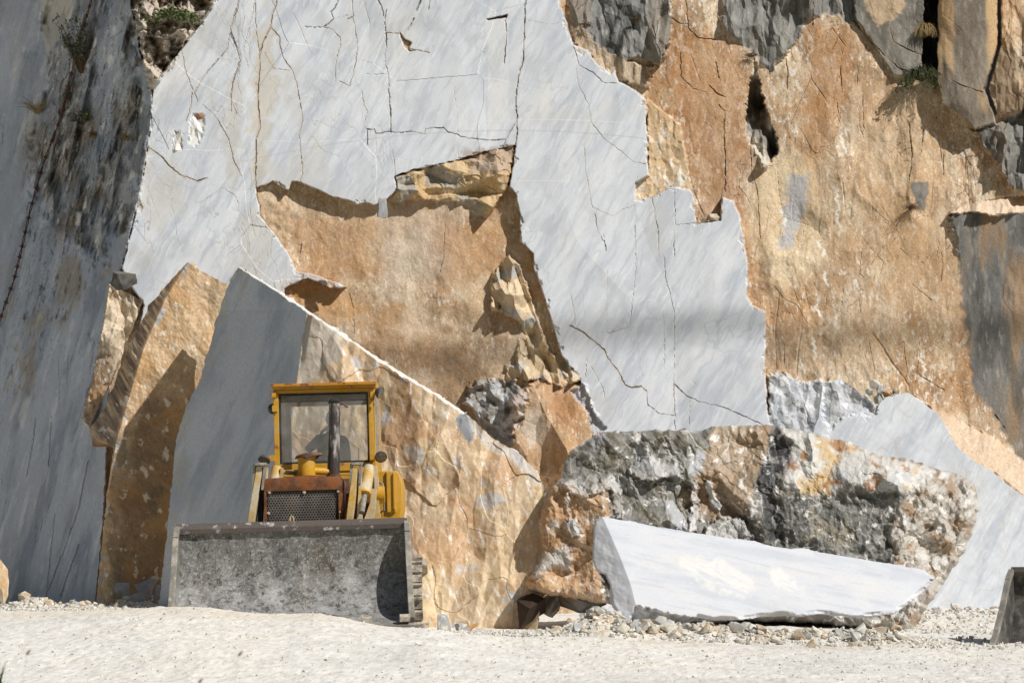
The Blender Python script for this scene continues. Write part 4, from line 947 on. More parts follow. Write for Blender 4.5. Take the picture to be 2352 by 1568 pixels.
# --- rough many-coloured boulder
BO = [(1383, 992), (1353, 1007), (1310, 1036), (1291, 1076), (1288, 1098), (1266, 1118), (1249, 1138), (1238, 1197), (1240, 1241), (1247, 1270), (1225, 1307), (1207, 1325), (1205, 1343), (1218, 1358), (1266, 1365), (1405, 1388),
      (1500, 1400), (1700, 1425), (1850, 1430), (1990, 1440), (2016, 1452), (2087, 1460), (2117, 1419), (2139, 1379), (2161, 1353), (2192, 1300), (2214, 1270), (2232, 1226), (2249, 1164), (2238, 1111), (2214, 1092), (2157, 1078), (2082, 1054),
      (2012, 1045), (1951, 1015), (1893, 1001), (1810, 982), (1766, 975), (1722, 977), (1635, 979), (1617, 988), (1478, 988), (1452, 990)]
Zb = dict(
    grey=[(1383, 985), (1640, 985), (1700, 1060), (1640, 1130), (1610, 1230), (1500, 1200), (1440, 1190), (1410, 1120), (1330, 1110), (1285, 1100), (1290, 1040)],
    lobe=[(1265, 1115), (1300, 1105), (1340, 1130), (1390, 1110), (1400, 1180), (1370, 1300), (1400, 1395), (1260, 1370), (1200, 1345), (1230, 1290), (1240, 1180)],
    lobegrey=[(1225, 1300), (1250, 1270), (1300, 1250), (1320, 1280), (1310, 1310), (1270, 1305), (1215, 1330)],
    brownmid=[(1640, 975), (1770, 975), (1770, 1020), (1740, 1080), (1720, 1180), (1640, 1200), (1560, 1150), (1620, 1060)],
    black=[(1768, 1000), (1784, 985), (1818, 1022), (1806, 1060), (1790, 1085), (1778, 1140), (1792, 1190), (1800, 1250), (1765, 1240), (1752, 1180), (1738, 1110), (1755, 1060)],
    cream=[(1790, 980), (1900, 1000), (2010, 1040), (2090, 1055), (2160, 1080), (2150, 1110), (2090, 1130), (2010, 1125), (1960, 1105), (1900, 1140), (1830, 1130), (1800, 1120), (1812, 1060), (1820, 1020)],
    dark=[(1790, 1140), (1870, 1140), (1930, 1155), (2060, 1120), (2070, 1170), (2020, 1220), (2060, 1290), (1960, 1300), (1860, 1290), (1760, 1270), (1770, 1200)],
    right=[(2080, 1150), (2160, 1075), (2245, 1100), (2255, 1170), (2200, 1320), (2110, 1460), (2000, 1460), (2060, 1310), (2040, 1220)],
    notch=[(1600, 1110), (1640, 1090), (1720, 1190), (1760, 1240), (1600, 1250), (1590, 1180)])
Zx = dict(scoop=[(1440, 1075), (1482, 1045), (1530, 1034), (1572, 1080), (1562, 1100), (1525, 1094), (1500, 1106), (1460, 1100)],
    spur=[(1582, 1102), (1601, 1106), (1606, 1170), (1600, 1222), (1583, 1222), (1588, 1150)], vein=[(1620, 1102), (1634, 1108), (1641, 1140), (1664, 1166), (1658, 1175), (1634, 1160), (1626, 1135)],
    lump=[(1622, 1204), (1655, 1185), (1702, 1190), (1728, 1232), (1718, 1250), (1616, 1245)], knob=[(1304, 1188), (1328, 1194), (1336, 1220), (1316, 1234), (1298, 1212)],
    hollow=[(1440, 1110), (1500, 1112), (1560, 1110), (1580, 1150), (1570, 1215), (1470, 1210), (1445, 1170)], ridge=[(1280, 1112), (1330, 1094), (1345, 1122), (1392, 1098), (1424, 1090), (1432, 1190), (1416, 1196), (1404, 1124), (1340, 1142)])
def d_bo(x, y, dd):
    u, v = UV(x, y, 200)
    D = plane_depth(x, y, (1700, 1200, 32.3), .28, -.15)
    wx, wy = u + .06 * fbm(u * 3, v * 3, 3, 460), v + .06 * fbm(u * 3, v * 3, 3, 462)
    big = facets(wx, wy, .62, .6, .75, 463, .2, 1.4)[0]; med = facets(wx + wy * .4, wy, .22, .34, .15, 464, .2, 1.4)[0] + steps(wx + wy * .3, wy, .34, .4, .05, 468); sml = facets(wx, wy, .075, .11, .04, 465, .2, 1.3)[0]
    rid = -.045 * (1 - np.abs(fbm(u * 2.6 + v, v * 2.0, 3, 466)) * 2.2)
    zz = {k: zone(p, x, y, 12, 10, 24, 70 + i) for i, (k, p) in enumerate(Zb.items())}
    amp = .34 - .22 * zz['dark'] - .10 * zz['cream'] - .08 * zz['lobe']
    D = D + (big * .7 + med + rid) * amp + sml * (.3 + .3 * zz['right']) + zz['right'] * (facets((u + v) * .8, u - v, .5, .18, .06, 469, .2, 1.4)[0] + .06 * np.abs(fbm((u + v) * 2, (u - v) * 6, 4, 470))) + .02 * fbm(u * 9, v * 9, 4, 467)
    ex = {k: zone(p, x, y, 4, 7, 14, 90 + i) for i, (k, p) in enumerate(Zx.items())}
    D = D - .22 * zz['lobe'] - .10 * ex['scoop'] - .12 * ex['spur'] - .07 * ex['vein'] - .14 * ex['lump'] - .07 * ex['knob'] + .03 * ex['hollow'] - .06 * ex['ridge']
    D = D + .06 * zz['notch'] + .07 * zz['black'] - .02 * zz['cream'] + .0 * zz['dark'] - .10 * zz['lobegrey']
    D = D + .12 * sm(1430, 1240, x) + .08 * sm(1230, 1350, y) * sm(1430, 1270, x) + .5 * sm(2050, 2250, x) + .25 * sm(1120, 1000, y)
    return D
def c_bo(x, y, dd):
    u, v = UV(x, y, 200)
    c = mix(grey_col(u, v, 7, .9), lin(136, 126, 112), np.full(x.shape, .35, np.float32))
    zz = {k: zone(p, x, y, 7, 12, 20, 70 + i) for i, (k, p) in enumerate(Zb.items())}
    br = brown_col(u, v, 15, .9)
    lines = sm(-.1, .4, fbm((u + v * .9) * 9, (v - u * .5) * 2, 4, 470))
    gz = mix(mix(np.broadcast_to(lin(136, 134, 127), x.shape + (3,)).copy(), lin(102, 95, 78), lines), lin(176, 178, 180), sm(.1, .5, fbm(u * 3, v * 3, 4, 472)))
    c = c * (1 - zz['grey'][..., None]) + gz * zz['grey'][..., None]
    bm_ = mix(br, lin(150, 124, 94), np.full(x.shape, .55, np.float32))
    c = c * (1 - .85 * zz['brownmid'][..., None]) + bm_ * .85 * zz['brownmid'][..., None]
    lb = mix(br, lin(178, 136, 92), np.full(x.shape, .55, np.float32))
    c = c * (1 - zz['lobe'][..., None]) + lb * zz['lobe'][..., None]
    c = mix(c, lin(182, 180, 176), zz['lobegrey'] * .85)
    cr = mix(np.broadcast_to(lin(206, 203, 196), x.shape + (3,)).copy(), lin(196, 168, 122), sm(.1, .45, fbm(u * 2.6, v * 2.6, 4, 474)))
    cr = mix(cr, lin(180, 182, 184), sm(.15, .45, fbm(u * 3, v * 3, 4, 476)) * .8); cr = mix(cr, lin(164, 120, 76), sm(.2, .45, fbm(u * 3.4, v * 4, 4, 478)) * .9)
    c = c * (1 - zz['cream'][..., None]) + cr * zz['cream'][..., None]
    dk = mix(np.broadcast_to(lin(108, 108, 103), x.shape + (3,)).copy(), lin(138, 136, 128), sm(-.1, .4, fbm(u * 4, v * 3, 4, 480, .6)))
    dk = mix(dk, lin(150, 136, 112), sm(.15, .5, fbm(u * 3, v * 3, 4, 482)) * .5)
    c = c * (1 - zz['dark'][..., None]) + dk * zz['dark'][..., None]
    c = mix(c, lin(66, 67, 68), zz['black'] * .9)
    rt = mix(mix(np.broadcast_to(lin(184, 177, 166), x.shape + (3,)).copy(), lin(158, 136, 112), sm(.0, .4, fbm((u + v) * 4, (u - v) * 2, 4, 484))), lin(206, 202, 196), sm(.1, .45, fbm(u * 5, v * 5, 4, 486)))
    c = c * (1 - zz['right'][..., None]) + rt * zz['right'][..., None]
    ex = {k: zone(p, x, y, 4, 7, 14, 90 + i) for i, (k, p) in enumerate(Zx.items())}
    pale = np.clip(ex['spur'] + ex['vein'] + ex['ridge'] * .6 + ex['lump'] * .7 + ex['scoop'] * .65 + ex['knob'], 0, 1)
    pc = mix(np.broadcast_to(lin(206, 204, 200), x.shape + (3,)).copy(), lin(164, 164, 162), sm(.0, .4, fbm(u * 6, v * 6, 4, 494)))
    c = c * (1 - pale[..., None]) + pc * pale[..., None]
    fl2 = sm(.05, .0, np.abs(fbm(u * 1.1 - v * .9, v * 1.6 + u * .5, 4, 498))) * (1 - zz['right'])
    c = mix(c, lin(186, 184, 180), fl2 * .5)
    flow = sm(.042, .0, np.abs(fbm(u * 1.7 + v * .5, v * 1.5 - u * .3, 4, 496))) * sm(-.1, .3, fbm(u * 2, v * 2, 2, 497)) * (1 - zz['dark'] * .8) * (1 - zz['black']) * (1 - zz['right'])
    c = mix(c, lin(220, 217, 210), flow * .8)
    _, ed = facets(u + .06 * fbm(u * 3, v * 3, 3, 460) + (v + .06 * fbm(u * 3, v * 3, 3, 462)) * .4, v + .06 * fbm(u * 3, v * 3, 3, 462), .22, .34, .15, 464, .2, 1.4)
    c = mix(c, lin(216, 214, 210), sm(.035, .008, ed) * sm(-.1, .3, fbm(u * 4, v * 4, 2, 488)) * .55)
    c = mix(c, lin(226, 224, 218), sm(.36, .47, fbm(u * 7, v * 7, 4, 490, .65)) * .8)
    c = mix(c, lin(214, 214, 212), sm(7, 0, dd) * sm(-.1, .3, fbm(u * 3, v * 3, 2, 492)) * (y < 1290) * .7)
    return c
solid('boulder', BO, d_bo, c_bo, 1.0, M['boulder'], step=1.6, round_=.30, rr=22, label='big rough boulder of grey, brown and cream stone lying behind the smooth white block', cat='boulder', ragged=5, noise=.4, seed=4)

# --- smooth white sawn block in front
WB_E = [(1383, 1184), (1410, 1245), (1430, 1292), (1449, 1343), (1461, 1391), (1470, 1460)]
WB = [(1383, 1186), (1368, 1197), (1363, 1212), (1361, 1285), (1368, 1307), (1390, 1320), (1401, 1343), (1408, 1387), (1423, 1413), (1441, 1440), (1470, 1460), (1560, 1450), (1590, 1424), (1606, 1419), (1650, 1424), (1705, 1423), (1740, 1417), (1797, 1412), (1840, 1416), (1876, 1410),
      (1920, 1413), (1973, 1417), (2010, 1414), (2052, 1410), (2091, 1384), (2115, 1362), (2140, 1340), (2146, 1327), (2122, 1309), (2109, 1305), (2043, 1294), (1911, 1272), (1788, 1256), (1712, 1241), (1613, 1226), (1515, 1210), (1440, 1196)]
def d_wb(x, y, dd):
    u, v = UV(x, y, 205); D = plane_depth(x, y, (1700, 1415, 29.75), .80, .06)
    L = np.maximum(0, interp_edge(WB_E, y) - x) / 205
    rough = zone([(1440, 1440), (1461, 1390), (1551, 1412), (1610, 1420), (1560, 1470), (1440, 1470)], x, y, 3, 4, 12, 80)
    low = sm(12, 2, dd) * (y > 1330) * (x > 1600)
    return D + .72 * L + .008 * fbm(u * 1.5, v * 1.5, 3, 500) + rough * (.10 + facets(u, v, .3, .2, .08, 501)[0] + .02 * fbm(u * 9, v * 9, 3, 505) - .7 * (v + 1391 / 205.) * .6) + low * (.04 + facets(u, v, .22, .12, .05, 502)[0] + .012 * fbm(u * 12, v * 14, 3, 503)) + sm(2, 20, L * 205) * .012 * fbm(u * 6, v * 6, 3, 504)
def c_wb(x, y, dd):
    u, v = UV(x, y, 205)
    n = fbm((u * .17 + v) * 5, (u - v * .17) * .7, 4, 510); n2 = fbm(u * 3, v * 4, 4, 512, .6)
    c = np.broadcast_to(lin(212, 215, 220), x.shape + (3,)).copy()
    c = mix(c, lin(198, 202, 209), sm(0, .5, n) * .8); c = mix(c, lin(218, 217, 217), sm(.05, .5, -n) * .7)
    c = mix(c, lin(192, 197, 206), sm(.1, .5, fbm((u * .2 + v) * 16, (u - v * .2) * 1.4, 4, 513, .6)) * .5)
    wj = fbm((u * .5 + v) * 9, (u - v * .4) * 2.2, 5, 516, .65)
    wp = zone([(1560, 1270), (1640, 1290), (1720, 1370), (1640, 1350), (1570, 1310)], x, y, 9, 16, 24, 81) + zone([(1650, 1280), (1700, 1300), (1740, 1350), (1690, 1370), (1650, 1330)], x, y, 9, 16, 22, 82) + zone([(1770, 1300), (1800, 1310), (1850, 1360), (1800, 1355), (1775, 1330)], x, y, 9, 14, 22, 83)
    c = mix(c, lin(232, 230, 226), np.clip(wp, 0, 1) * sm(-.35, .1, wj) * .75)
    c = mix(c, lin(220, 219, 217), sm(.2, .45, fbm((u * .3 + v) * 7, (u - v * .3) * 2, 5, 518, .65)) * .5)
    rough = zone([(1440, 1440), (1461, 1390), (1551, 1412), (1610, 1420), (1560, 1470), (1440, 1470)], x, y, 3, 4, 12, 80)
    c = mix(c, lin(168, 168, 168), rough * sm(-.5, .4, fbm(u * 8, v * 8, 4, 514)))
    c = mix(c, lin(196, 196, 200), sm(3, 10, interp_edge(WB_E, y) - x) * .4)
    return c
solid('marble_block', WB, d_wb, c_wb, .45, M['marble'], step=1.6, round_=.03, rr=5, label='smooth bright white sawn marble block lying in front of the rough boulder', cat='marble block', ragged=1.2, noise=.3, shrink=.8, seed=5)

# ================================================================== STONES
def stone_mesh(name, seed, sz, base, alt, sub=2, rough=.04, n=16):
    r = np.random.RandomState(seed); bm = bmesh.new()
    for _ in range(n):
        p = r.randn(3); p /= np.linalg.norm(p); p = np.sign(p) * np.abs(p) ** .8
        bm.verts.new(Vector(p * sz))
    bmesh.ops.convex_hull(bm, input=bm.verts)
    for v in [v for v in bm.verts if not v.link_faces]: bm.verts.remove(v)
    if sub: bmesh.ops.subdivide_edges(bm, edges=bm.edges, cuts=sub, use_grid_fill=True)
    s = max(sz)
    for v in bm.verts:
        c = v.co; k = float(fbm(np.array([c.x / s * 2 + c.y]), np.array([c.z / s * 2 - c.y]), 3, seed)[0]) * rough * s
        v.co += v.co.normalized() * k
    lo = min(v.co.z for v in bm.verts)
    for v in bm.verts: v.co.z -= lo
    me = bpy.data.meshes.new(name); bm.to_mesh(me); bm.free()
    cc = np.zeros((len(me.vertices), 3), np.float32); me.vertices.foreach_get('co', cc.ravel()) if False else None
    arr = np.empty(len(me.vertices) * 3, np.float32); me.vertices.foreach_get('co', arr); arr = arr.reshape(-1, 3)
    m = sm(-.15, .3, fbm(arr[:, 0] / s * 2 + arr[:, 1] / s, arr[:, 2] / s * 2, 3, seed + 3))
    colr = mix(np.broadcast_to(base, arr.shape).copy(), alt, m)
    a = me.attributes.new('col', 'FLOAT_COLOR', 'POINT'); c4 = np.ones((len(arr), 4), np.float32); c4[:, :3] = colr; a.data.foreach_set('color', c4.ravel())
    me.materials.append(M['stone'])
    return me
W1, W2, G1, B1, O1 = lin(212, 208, 198), lin(196, 190, 176), lin(158, 160, 162), lin(176, 150, 116), lin(190, 140, 86)
def stone(px, py, Y, wpx, hpx, seed, base, alt, label, rot=0, depth=.8, tilt=0, n=14, sink=0., rest=None, name='rock', ry=0.):
    """one stone whose picture is about wpx x hpx; py is its foot"""
    sx, sz = wpx / 2 / F * Y, hpx / 2 / F * Y
    me = stone_mesh(name, seed, (sx * 1.08, sx * depth, sz * 1.08), base, alt, 3, .05, n)
    p = P(px, py, Y)
    o = link(name, me); o.location = (p.x, Y, (zg(p.x, Y) - sink) if rest == 'ground' else p.z - sink); o.rotation_euler = (tilt, ry, rot)
    return tag(o, label, 'rock')
stone(2, 1392, 33., 34, 108, 601, lin(196, 164, 122), lin(220, 210, 192), 'upright orange stone at the far left edge of the picture', .2, 1.2, n=12)
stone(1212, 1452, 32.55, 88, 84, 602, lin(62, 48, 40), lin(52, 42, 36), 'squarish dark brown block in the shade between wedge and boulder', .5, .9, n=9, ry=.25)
stone(1325, 1412, 33.0, 128, 62, 603, G1, lin(132, 112, 90), 'grey brown rock in shade beneath the overhanging boulder', .2, .8)
stone(1262, 1418, 32.9, 50, 60, 604, lin(120, 118, 114), W2, 'narrow grey rock in shade beside the dark brown block', .9, .8)
stone(1017, 1449, 30.6, 48, 50, 605, G1, W1, 'pale grey pointed rock standing against the foot of the wedge', .3, .6, n=11)
stone(960, 1443, 32.2, 26, 46, 606, W1, G1, 'white stone upright between the track and the pointed grey rock', .3, .7, n=11)
stone(1078, 1455, 30.0, 58, 26, 607, G1, O1, 'flat grey stone with an orange side near the wedge foot', .4, .7, n=11, ry=-.3)
stone(1060, 1452, 30.3, 36, 22, 608, G1, W2, 'small grey stone between the pointed rock and the orange sided stone', .6, .8)
stone(1118, 1462, 29.8, 62, 22, 609, W1, W2, 'low white stone slab lying at the end of the wedge foot', .2, .7)
stone(1282, 1366 + 10, 34.6, 46, 44, 0 + 610, G1, lin(140, 146, 156), 'thin grey slab tipped up in the gap under the leaning slab', .3, .5, n=9, ry=.4)
for i_, (a_, lab) in enumerate([((278, 1372, 36.7, 46, 38), 'thin grey slab tipped on the rubble under the leaning slab'), ((338, 1376, 36.8, 70, 46), 'largest grey slab in the gap between leaning slab and wedge'), ((318, 1392, 36.4, 60, 34), 'grey shard pointing up right in the gap beside the wedge'), ((362, 1392, 36.5, 34, 50), 'narrow grey slab against the foot of the grey wedge side')]):
    stone(*a_, 620 + i_, G1, lin(140, 146, 156), lab, .3 * i_, .5, n=9, ry=(.35, -.3, -.5, .1)[i_])
bpy.data.objects.remove([o for o in C.objects if o.get('label') == 'thin grey slab tipped up in the gap under the leaning slab'][0])
stone(284, 668, 37.6, 58, 52, 630, lin(112, 108, 102), lin(84, 82, 80), 'dark grey rock lodged on the cliff corner above the brown patch', .2, .8, n=12)
stone(878, 500, 38.2, 26, 62, 631, G1, lin(170, 172, 172), 'narrow grey flake hanging from the broken edge of the marble face', .1, .4, n=10)
stone(1665, 512, float(Yc[np.argmin(np.abs(gy - 525)), np.argmin(np.abs(gx - 1650))]) + .08, 22, 48, 632, W2, G1, 'upright cream grey flake on the notch in the marble face', .3, .7, n=10)
stone(1640, 508, float(Yc[np.argmin(np.abs(gy - 525)), np.argmin(np.abs(gx - 1650))]) + .08, 34, 18, 633, W2, B1, 'broken white stone lying in the notch of the marble face', .3, .7)
stone(1618, 510, float(Yc[np.argmin(np.abs(gy - 525)), np.argmin(np.abs(gx - 1650))]) + .08, 24, 12, 634, B1, W2, 'small brown stone at the left end of the notch', .3, .7)
for i_, (x_, y_, w_, h_, b_, lab) in enumerate([(2010, 893, 26, 22, W2, 'upright grey stone on the ledge, topmost of the debris'), (2022, 908, 30, 24, G1, 'square grey stone in the debris on the ledge'), (2036, 914, 34, 18, O1, 'orange brown stone in the debris on the ledge'), (2058, 904, 26, 16, B1, 'brown stone right of the orange one on the ledge'),
                                              (1996, 908, 26, 16, G1, 'left grey stone of the ledge debris'), (2020, 930, 26, 24, G1, 'dark grey wedge stone in the dip of the ledge top')]):
    stone(x_, y_, 36.9, w_, h_, 640 + i_, b_, W2, lab, .5 * i_, .8)
# bigger stones of the heap
HEAP = [(1533, 1454, 46, 24, W1, 'large pale stone on the heap under the left end of the white block'), (1548, 1474, 40, 22, W2, 'rounded pale stone low on the heap in front of the large pale one'), (1500, 1462, 36, 22, B1, 'tan stone beside the dark hollow of the heap'),
        (1480, 1452, 36, 20, W1, 'angular white stone left of the large pale stone on the heap'), (1984, 1457, 24, 16, G1, 'grey rounded stone on the right part of the heap'), (1862, 1495, 24, 22, B1, 'tan stone low in the middle of the heap'),
        (1959, 1486, 28, 16, W2, 'pale stone low on the right part of the heap'), (1781, 1474, 34, 20, W1, 'white stone on the brown part of the heap'), (1575, 1432, 26, 18, G1, 'dark grey stone touching the lower edge of the white block'), (2028, 1506, 24, 14, W1, 'white stone at the right foot of the heap'),
        (1430, 1468, 34, 24, W2, 'grey stone at the broken left foot of the white block'), (1458, 1448, 28, 22, G1, 'dark stone wedged under the white block corner')]
for i_, (x_, y_, w_, h_, b_, lab) in enumerate(HEAP):
    Yh = 28.9 - (y_ - 1430) * .012
    stone(x_, y_, Yh, w_, h_, 660 + i_, b_, W2, lab, .7 * i_, .8, rest='ground', sink=.02)

# repeated rubble: one kind of stone per mesh, copied in a loop
protos = []
for i_ in range(9):
    b_, a_ = [(W1, W2), (W2, B1), (W1, G1), (G1, W2), (W2, W1), (B1, W2), (W1, lin(220, 216, 206)), (lin(206, 184, 150), W2), (lin(170, 166, 158), W1)][i_]
    protos.append(stone_mesh('rubble_stone', 700 + i_, (.5, .42, .34), b_, a_, 0, .0, 15))
rs = np.random.RandomState(5)
first = None
def scatter(n, fn, label, group, smin, smax):
    global first
    k = 0
    while k < n:
        x, Y, z = fn()
        s = smin * (smax / smin) ** (rs.rand() ** 1.8)
        if first is None: first = bpy.data.objects.new('rubble_stone', protos[0]); o = first
        else: o = first.copy()
        o.data = protos[rs.randint(9)]
        C.objects.link(o)
        o.location = (x, Y, z - s * .06); o.rotation_euler = (rs.randn() * .35, rs.randn() * .35, rs.rand() * 6.3); o.scale = (s, s, s * (.7 + .6 * rs.rand()))
        tag(o, label, 'rock', group); k += 1
def on_ground(px0, px1, Y0, Y1):
    def f():
        Y = Y0 + (Y1 - Y0) * rs.rand(); x = (px0 + (px1 - px0) * rs.rand() - CX) / F * Y
        return x, Y, zg(x, Y)
    return f
scatter(165, on_ground(1290, 2080, 28.5, 29.5), 'pale angular stone in the rubble heap along the front of the white block', 'rubble stones of the heap', .05, .21)
scatter(45, on_ground(1230, 1440, 28.9, 30.3), 'white angular stone in the spill between boulder and white block', 'rubble stones of the spill', .06, .17)
scatter(36, on_ground(-5, 240, 35.2, 36.4), 'broken stone in the scree at the foot of the shaded cliff', 'scree stones under the shaded cliff', .06, .20)
scatter(26, on_ground(250, 375, 36.0, 36.9), 'grey stone in the shaded scree under the leaning slab', 'scree stones under the leaning slab', .05, .18)
scatter(30, on_ground(2130, 2380, 34.8, 36.1), 'pale stone along the foot of the marble ledge', 'stones at the ledge foot', .05, .17)
# gravel nobody could count
def gravel(name, pts, label):
    cubes = []
    for k in range(8):
        r = np.random.RandomState(k + 50); bm = bmesh.new()
        for _ in range(8):
            p = r.randn(3); p /= np.linalg.norm(p); bm.verts.new(Vector(p * np.array([.5, .5, .38])))
        bmesh.ops.convex_hull(bm, input=bm.verts); bmesh.ops.triangulate(bm, faces=bm.faces)
        for v in [v for v in bm.verts if not v.link_faces]: bm.verts.remove(v)
        bm.verts.index_update(); cubes.append((np.array([v.co[:] for v in bm.verts]), np.array([[v.index for v in f.verts] for f in bm.faces]))); bm.free()
    vs, ts, cs = [], [], []; n = 0
    for (x, y, z, s, c) in pts:
        v, t = cubes[rs.randint(8)]; a = rs.rand() * 6.3; ca, sa = math.cos(a), math.sin(a)
        w_ = v * s; w_ = np.stack([w_[:, 0] * ca - w_[:, 1] * sa + x, w_[:, 0] * sa + w_[:, 1] * ca + y, w_[:, 2] + z + s * .12], 1)
        vs.append(w_); ts.append(t + n); n += len(v); cs.append(np.broadcast_to(c, v.shape))
    o = link(name, mesh_np(name, np.concatenate(vs), None, np.concatenate(ts), np.concatenate(cs), M['stone']))
    return tag(o, label, 'gravel', kind='stuff')
pts = []
pal = [W1, W2, lin(208, 205, 198), lin(190, 187, 180), lin(200, 190, 172), W1, lin(214, 211, 204)]
def add_pts(n, px0, px1, Y0, Y1, s0, s1, pw=2.5):
    Y = Y0 + (Y1 - Y0) * rs.rand(n); x = (px0 + (px1 - px0) * rs.rand(n) - CX) / F * Y; z = zground(x, Y)
    for a, b, c in zip(x, Y, z): pts.append((a, b, c, s0 + (s1 - s0) * rs.rand() ** pw, pal[rs.randint(7)] * (.85 + .25 * rs.rand())))
add_pts(5500, -60, 2420, 21.5, 28.2, .006, .042, 6)
add_pts(4200, 1180, 2150, 28.2, 30.2, .012, .09, 3.2)
add_pts(2600, 1900, 2420, 28.2, 36, .012, .08, 2.5)
add_pts(1300, 960, 1250, 28.2, 31.5, .012, .07, 2.5)
add_pts(1500, -40, 400, 33.5, 36.6, .02, .10, 2.2)
add_pts(300, 1990, 2060, 36.75, 37.0, .02, .06, 2)
for i_ in range(len(pts) - 300, len(pts)):
    x, y, z, s, c = pts[i_]; pxx = CX + x / y * F
    pts[i_] = (x, y, P(pxx, np.interp(pxx, [1990, 2012, 2036, 2060], [905, 932, 912, 904]) + 3, y).z, s, c)
gravel('gravel', pts, 'loose pale gravel and chips strewn over the quarry floor')

# ================================================================== LOADER
ROLL = math.radians(1.6); PVX, PVY = 665., 1200.
def unroll(px, py):
    dx, dy = px - PVX, py - PVY
    return PVX + dx * math.cos(ROLL) - dy * math.sin(ROLL), PVY + dx * math.sin(ROLL) + dy * math.cos(ROLL)
def q3(px, py, Y):
    a, b = unroll(px, py); return P(a, b, Y)
base = P(700, 1445, 31.6); piv = P(PVX, PVY, 30.5)
R_ = Matrix.Rotation(-ROLL, 3, 'Y')
loader = empty('track_loader', piv + R_ @ (base - piv), 'old yellow crawler loader with square glazed cab, rusty grille and wide steel bucket', 'loader')
loader.rotation_euler = (0, -ROLL, 0)
def part(name, bm, mat, parent=None, label=None, smooth=False, bevel=0., seg=2):
    for v in bm.verts: v.co -= base
    bmesh.ops.remove_doubles(bm, verts=bm.verts, dist=1e-5)
    bmesh.ops.recalc_face_normals(bm, faces=bm.faces)
    if bevel:
        ed = [e for e in bm.edges if len(e.link_faces) == 2 and e.calc_face_angle(0) > .6]
        bmesh.ops.bevel(bm, geom=ed, offset=bevel, segments=seg, affect='EDGES', profile=.6, clamp_overlap=True)
    me = bpy.data.meshes.new(name); bm.to_mesh(me); bm.free(); me.materials.append(mat)
    if smooth:
        me.polygons.foreach_set('use_smooth', np.ones(len(me.polygons), bool))
        me.set_sharp_from_angle(angle=.7)
    o = link(name, me, parent or loader)
    if label: o['label'] = label
    return o
def box(bm, x0, x1, y0, y1, z0, z1):
    vs = [bm.verts.new(p) for p in ((x0, y0, z0), (x1, y0, z0), (x1, y1, z0), (x0, y1, z0), (x0, y0, z1), (x1, y0, z1), (x1, y1, z1), (x0, y1, z1))]
    for f in ((0, 3, 2, 1), (4, 5, 6, 7), (0, 1, 5, 4), (1, 2, 6, 5), (2, 3, 7, 6), (3, 0, 4, 7)): bm.faces.new([vs[i] for i in f])
def pbox(bm, px0, px1, py0, py1, Y0, Y1, Yref=None):
    """box whose front face covers a rectangle of the photograph at depth Yref"""
    r = Yref or Y0; a = q3(px0, (py0 + py1) / 2, r); b = q3(px1, (py0 + py1) / 2, r); t = q3((px0 + px1) / 2, py0, r); u = q3((px0 + px1) / 2, py1, r)
    box(bm, a.x, b.x, Y0, Y1, u.z, t.z)
def prism(bm, pts_yz, x0, x1):
    A = [bm.verts.new((x0, y, z)) for y, z in pts_yz]; B = [bm.verts.new((x1, y, z)) for y, z in pts_yz]
    bm.faces.new(A); bm.faces.new(B[::-1]); n = len(A)
    for i in range(n): bm.faces.new((A[i], B[i], B[(i + 1) % n], A[(i + 1) % n]))
def fprism(bm, pts, Y0, Y1):
    """prism along Y from a front outline of 3D points"""
    A = [bm.verts.new((p.x, Y0, p.z)) for p in pts]; B = [bm.verts.new((p.x, Y1, p.z)) for p in pts]; n = len(A)
    bm.faces.new(A); bm.faces.new(B[::-1])
    for i in range(n): bm.faces.new((A[i], B[i], B[(i + 1) % n], A[(i + 1) % n]))
def tube(bm, path, r, n=14, cap=True):
    path = [Vector(p) for p in path]; rr = r if isinstance(r, (list, tuple)) else [r] * len(path); rings = []
    for i, p in enumerate(path):
        d = (path[min(i + 1, len(path) - 1)] - path[max(i - 1, 0)]).normalized()
        a = d.orthogonal().normalized() if i == 0 else (pa - d * pa.dot(d)).normalized()
        pa = a; b = d.cross(a)
        rings.append([bm.verts.new(p + (a * math.cos(t) + b * math.sin(t)) * rr[i]) for t in (2 * math.pi * k / n for k in range(n))])
    for A, B in zip(rings, rings[1:]):
        for k in range(n): bm.faces.new((A[k], A[(k + 1) % n], B[(k + 1) % n], B[k]))
    if cap: bm.faces.new(rings[0][::-1]); bm.faces.new(rings[-1])
def NB(): return bmesh.new()

# ---- cab
YF, YR = 31.5, 32.95
cabL, cabR = q3(629, 980, YF).x, q3(862, 980, YF).x
zt, zs, zb = q3(745, 892, YF).z, q3(745, 1063, YF).z, q3(745, 1110, YF).z
inL, inR = q3(641, 980, YF).x, q3(847, 980, YF).x
zg_t = q3(745, 900, YF).z
zfl = q3(745, 1120, YF).z
bm = NB()
for a, b in ((cabL, inL), (inR, cabR)):
    box(bm, a, b, YF, YF + .05, zs, zg_t); box(bm, a, b, YR - .09, YR, zs, zg_t)
box(bm, cabL, cabR, YF, YF + .09, zg_t, zt); box(bm, cabL, cabR, YR - .09, YR, zg_t - .055, zt)
for a, b in ((cabL, cabL + .05), (cabR - .05, cabR)):
    box(bm, a, b, YF + .09, YR - .09, zg_t - .02, zt)
    box(bm, a, b, YF + 1.0, YF + 1.05, zs, zg_t - .02)
part('cab_frame', bm, M['yellow'], bevel=.008)
bm = NB()
box(bm, cabL, cabR, YF - .004, YF + .09, q3(745, 1078, YF).z, zs)
box(bm, cabL, cabL + .05, YF + .09, YR, zfl, zs + .06); box(bm, cabR - .05, cabR, YF + .09, YR, zfl, zs + .06)
box(bm, cabL + .05, cabR - .05, YR - .05, YR, zfl, zs + .10)
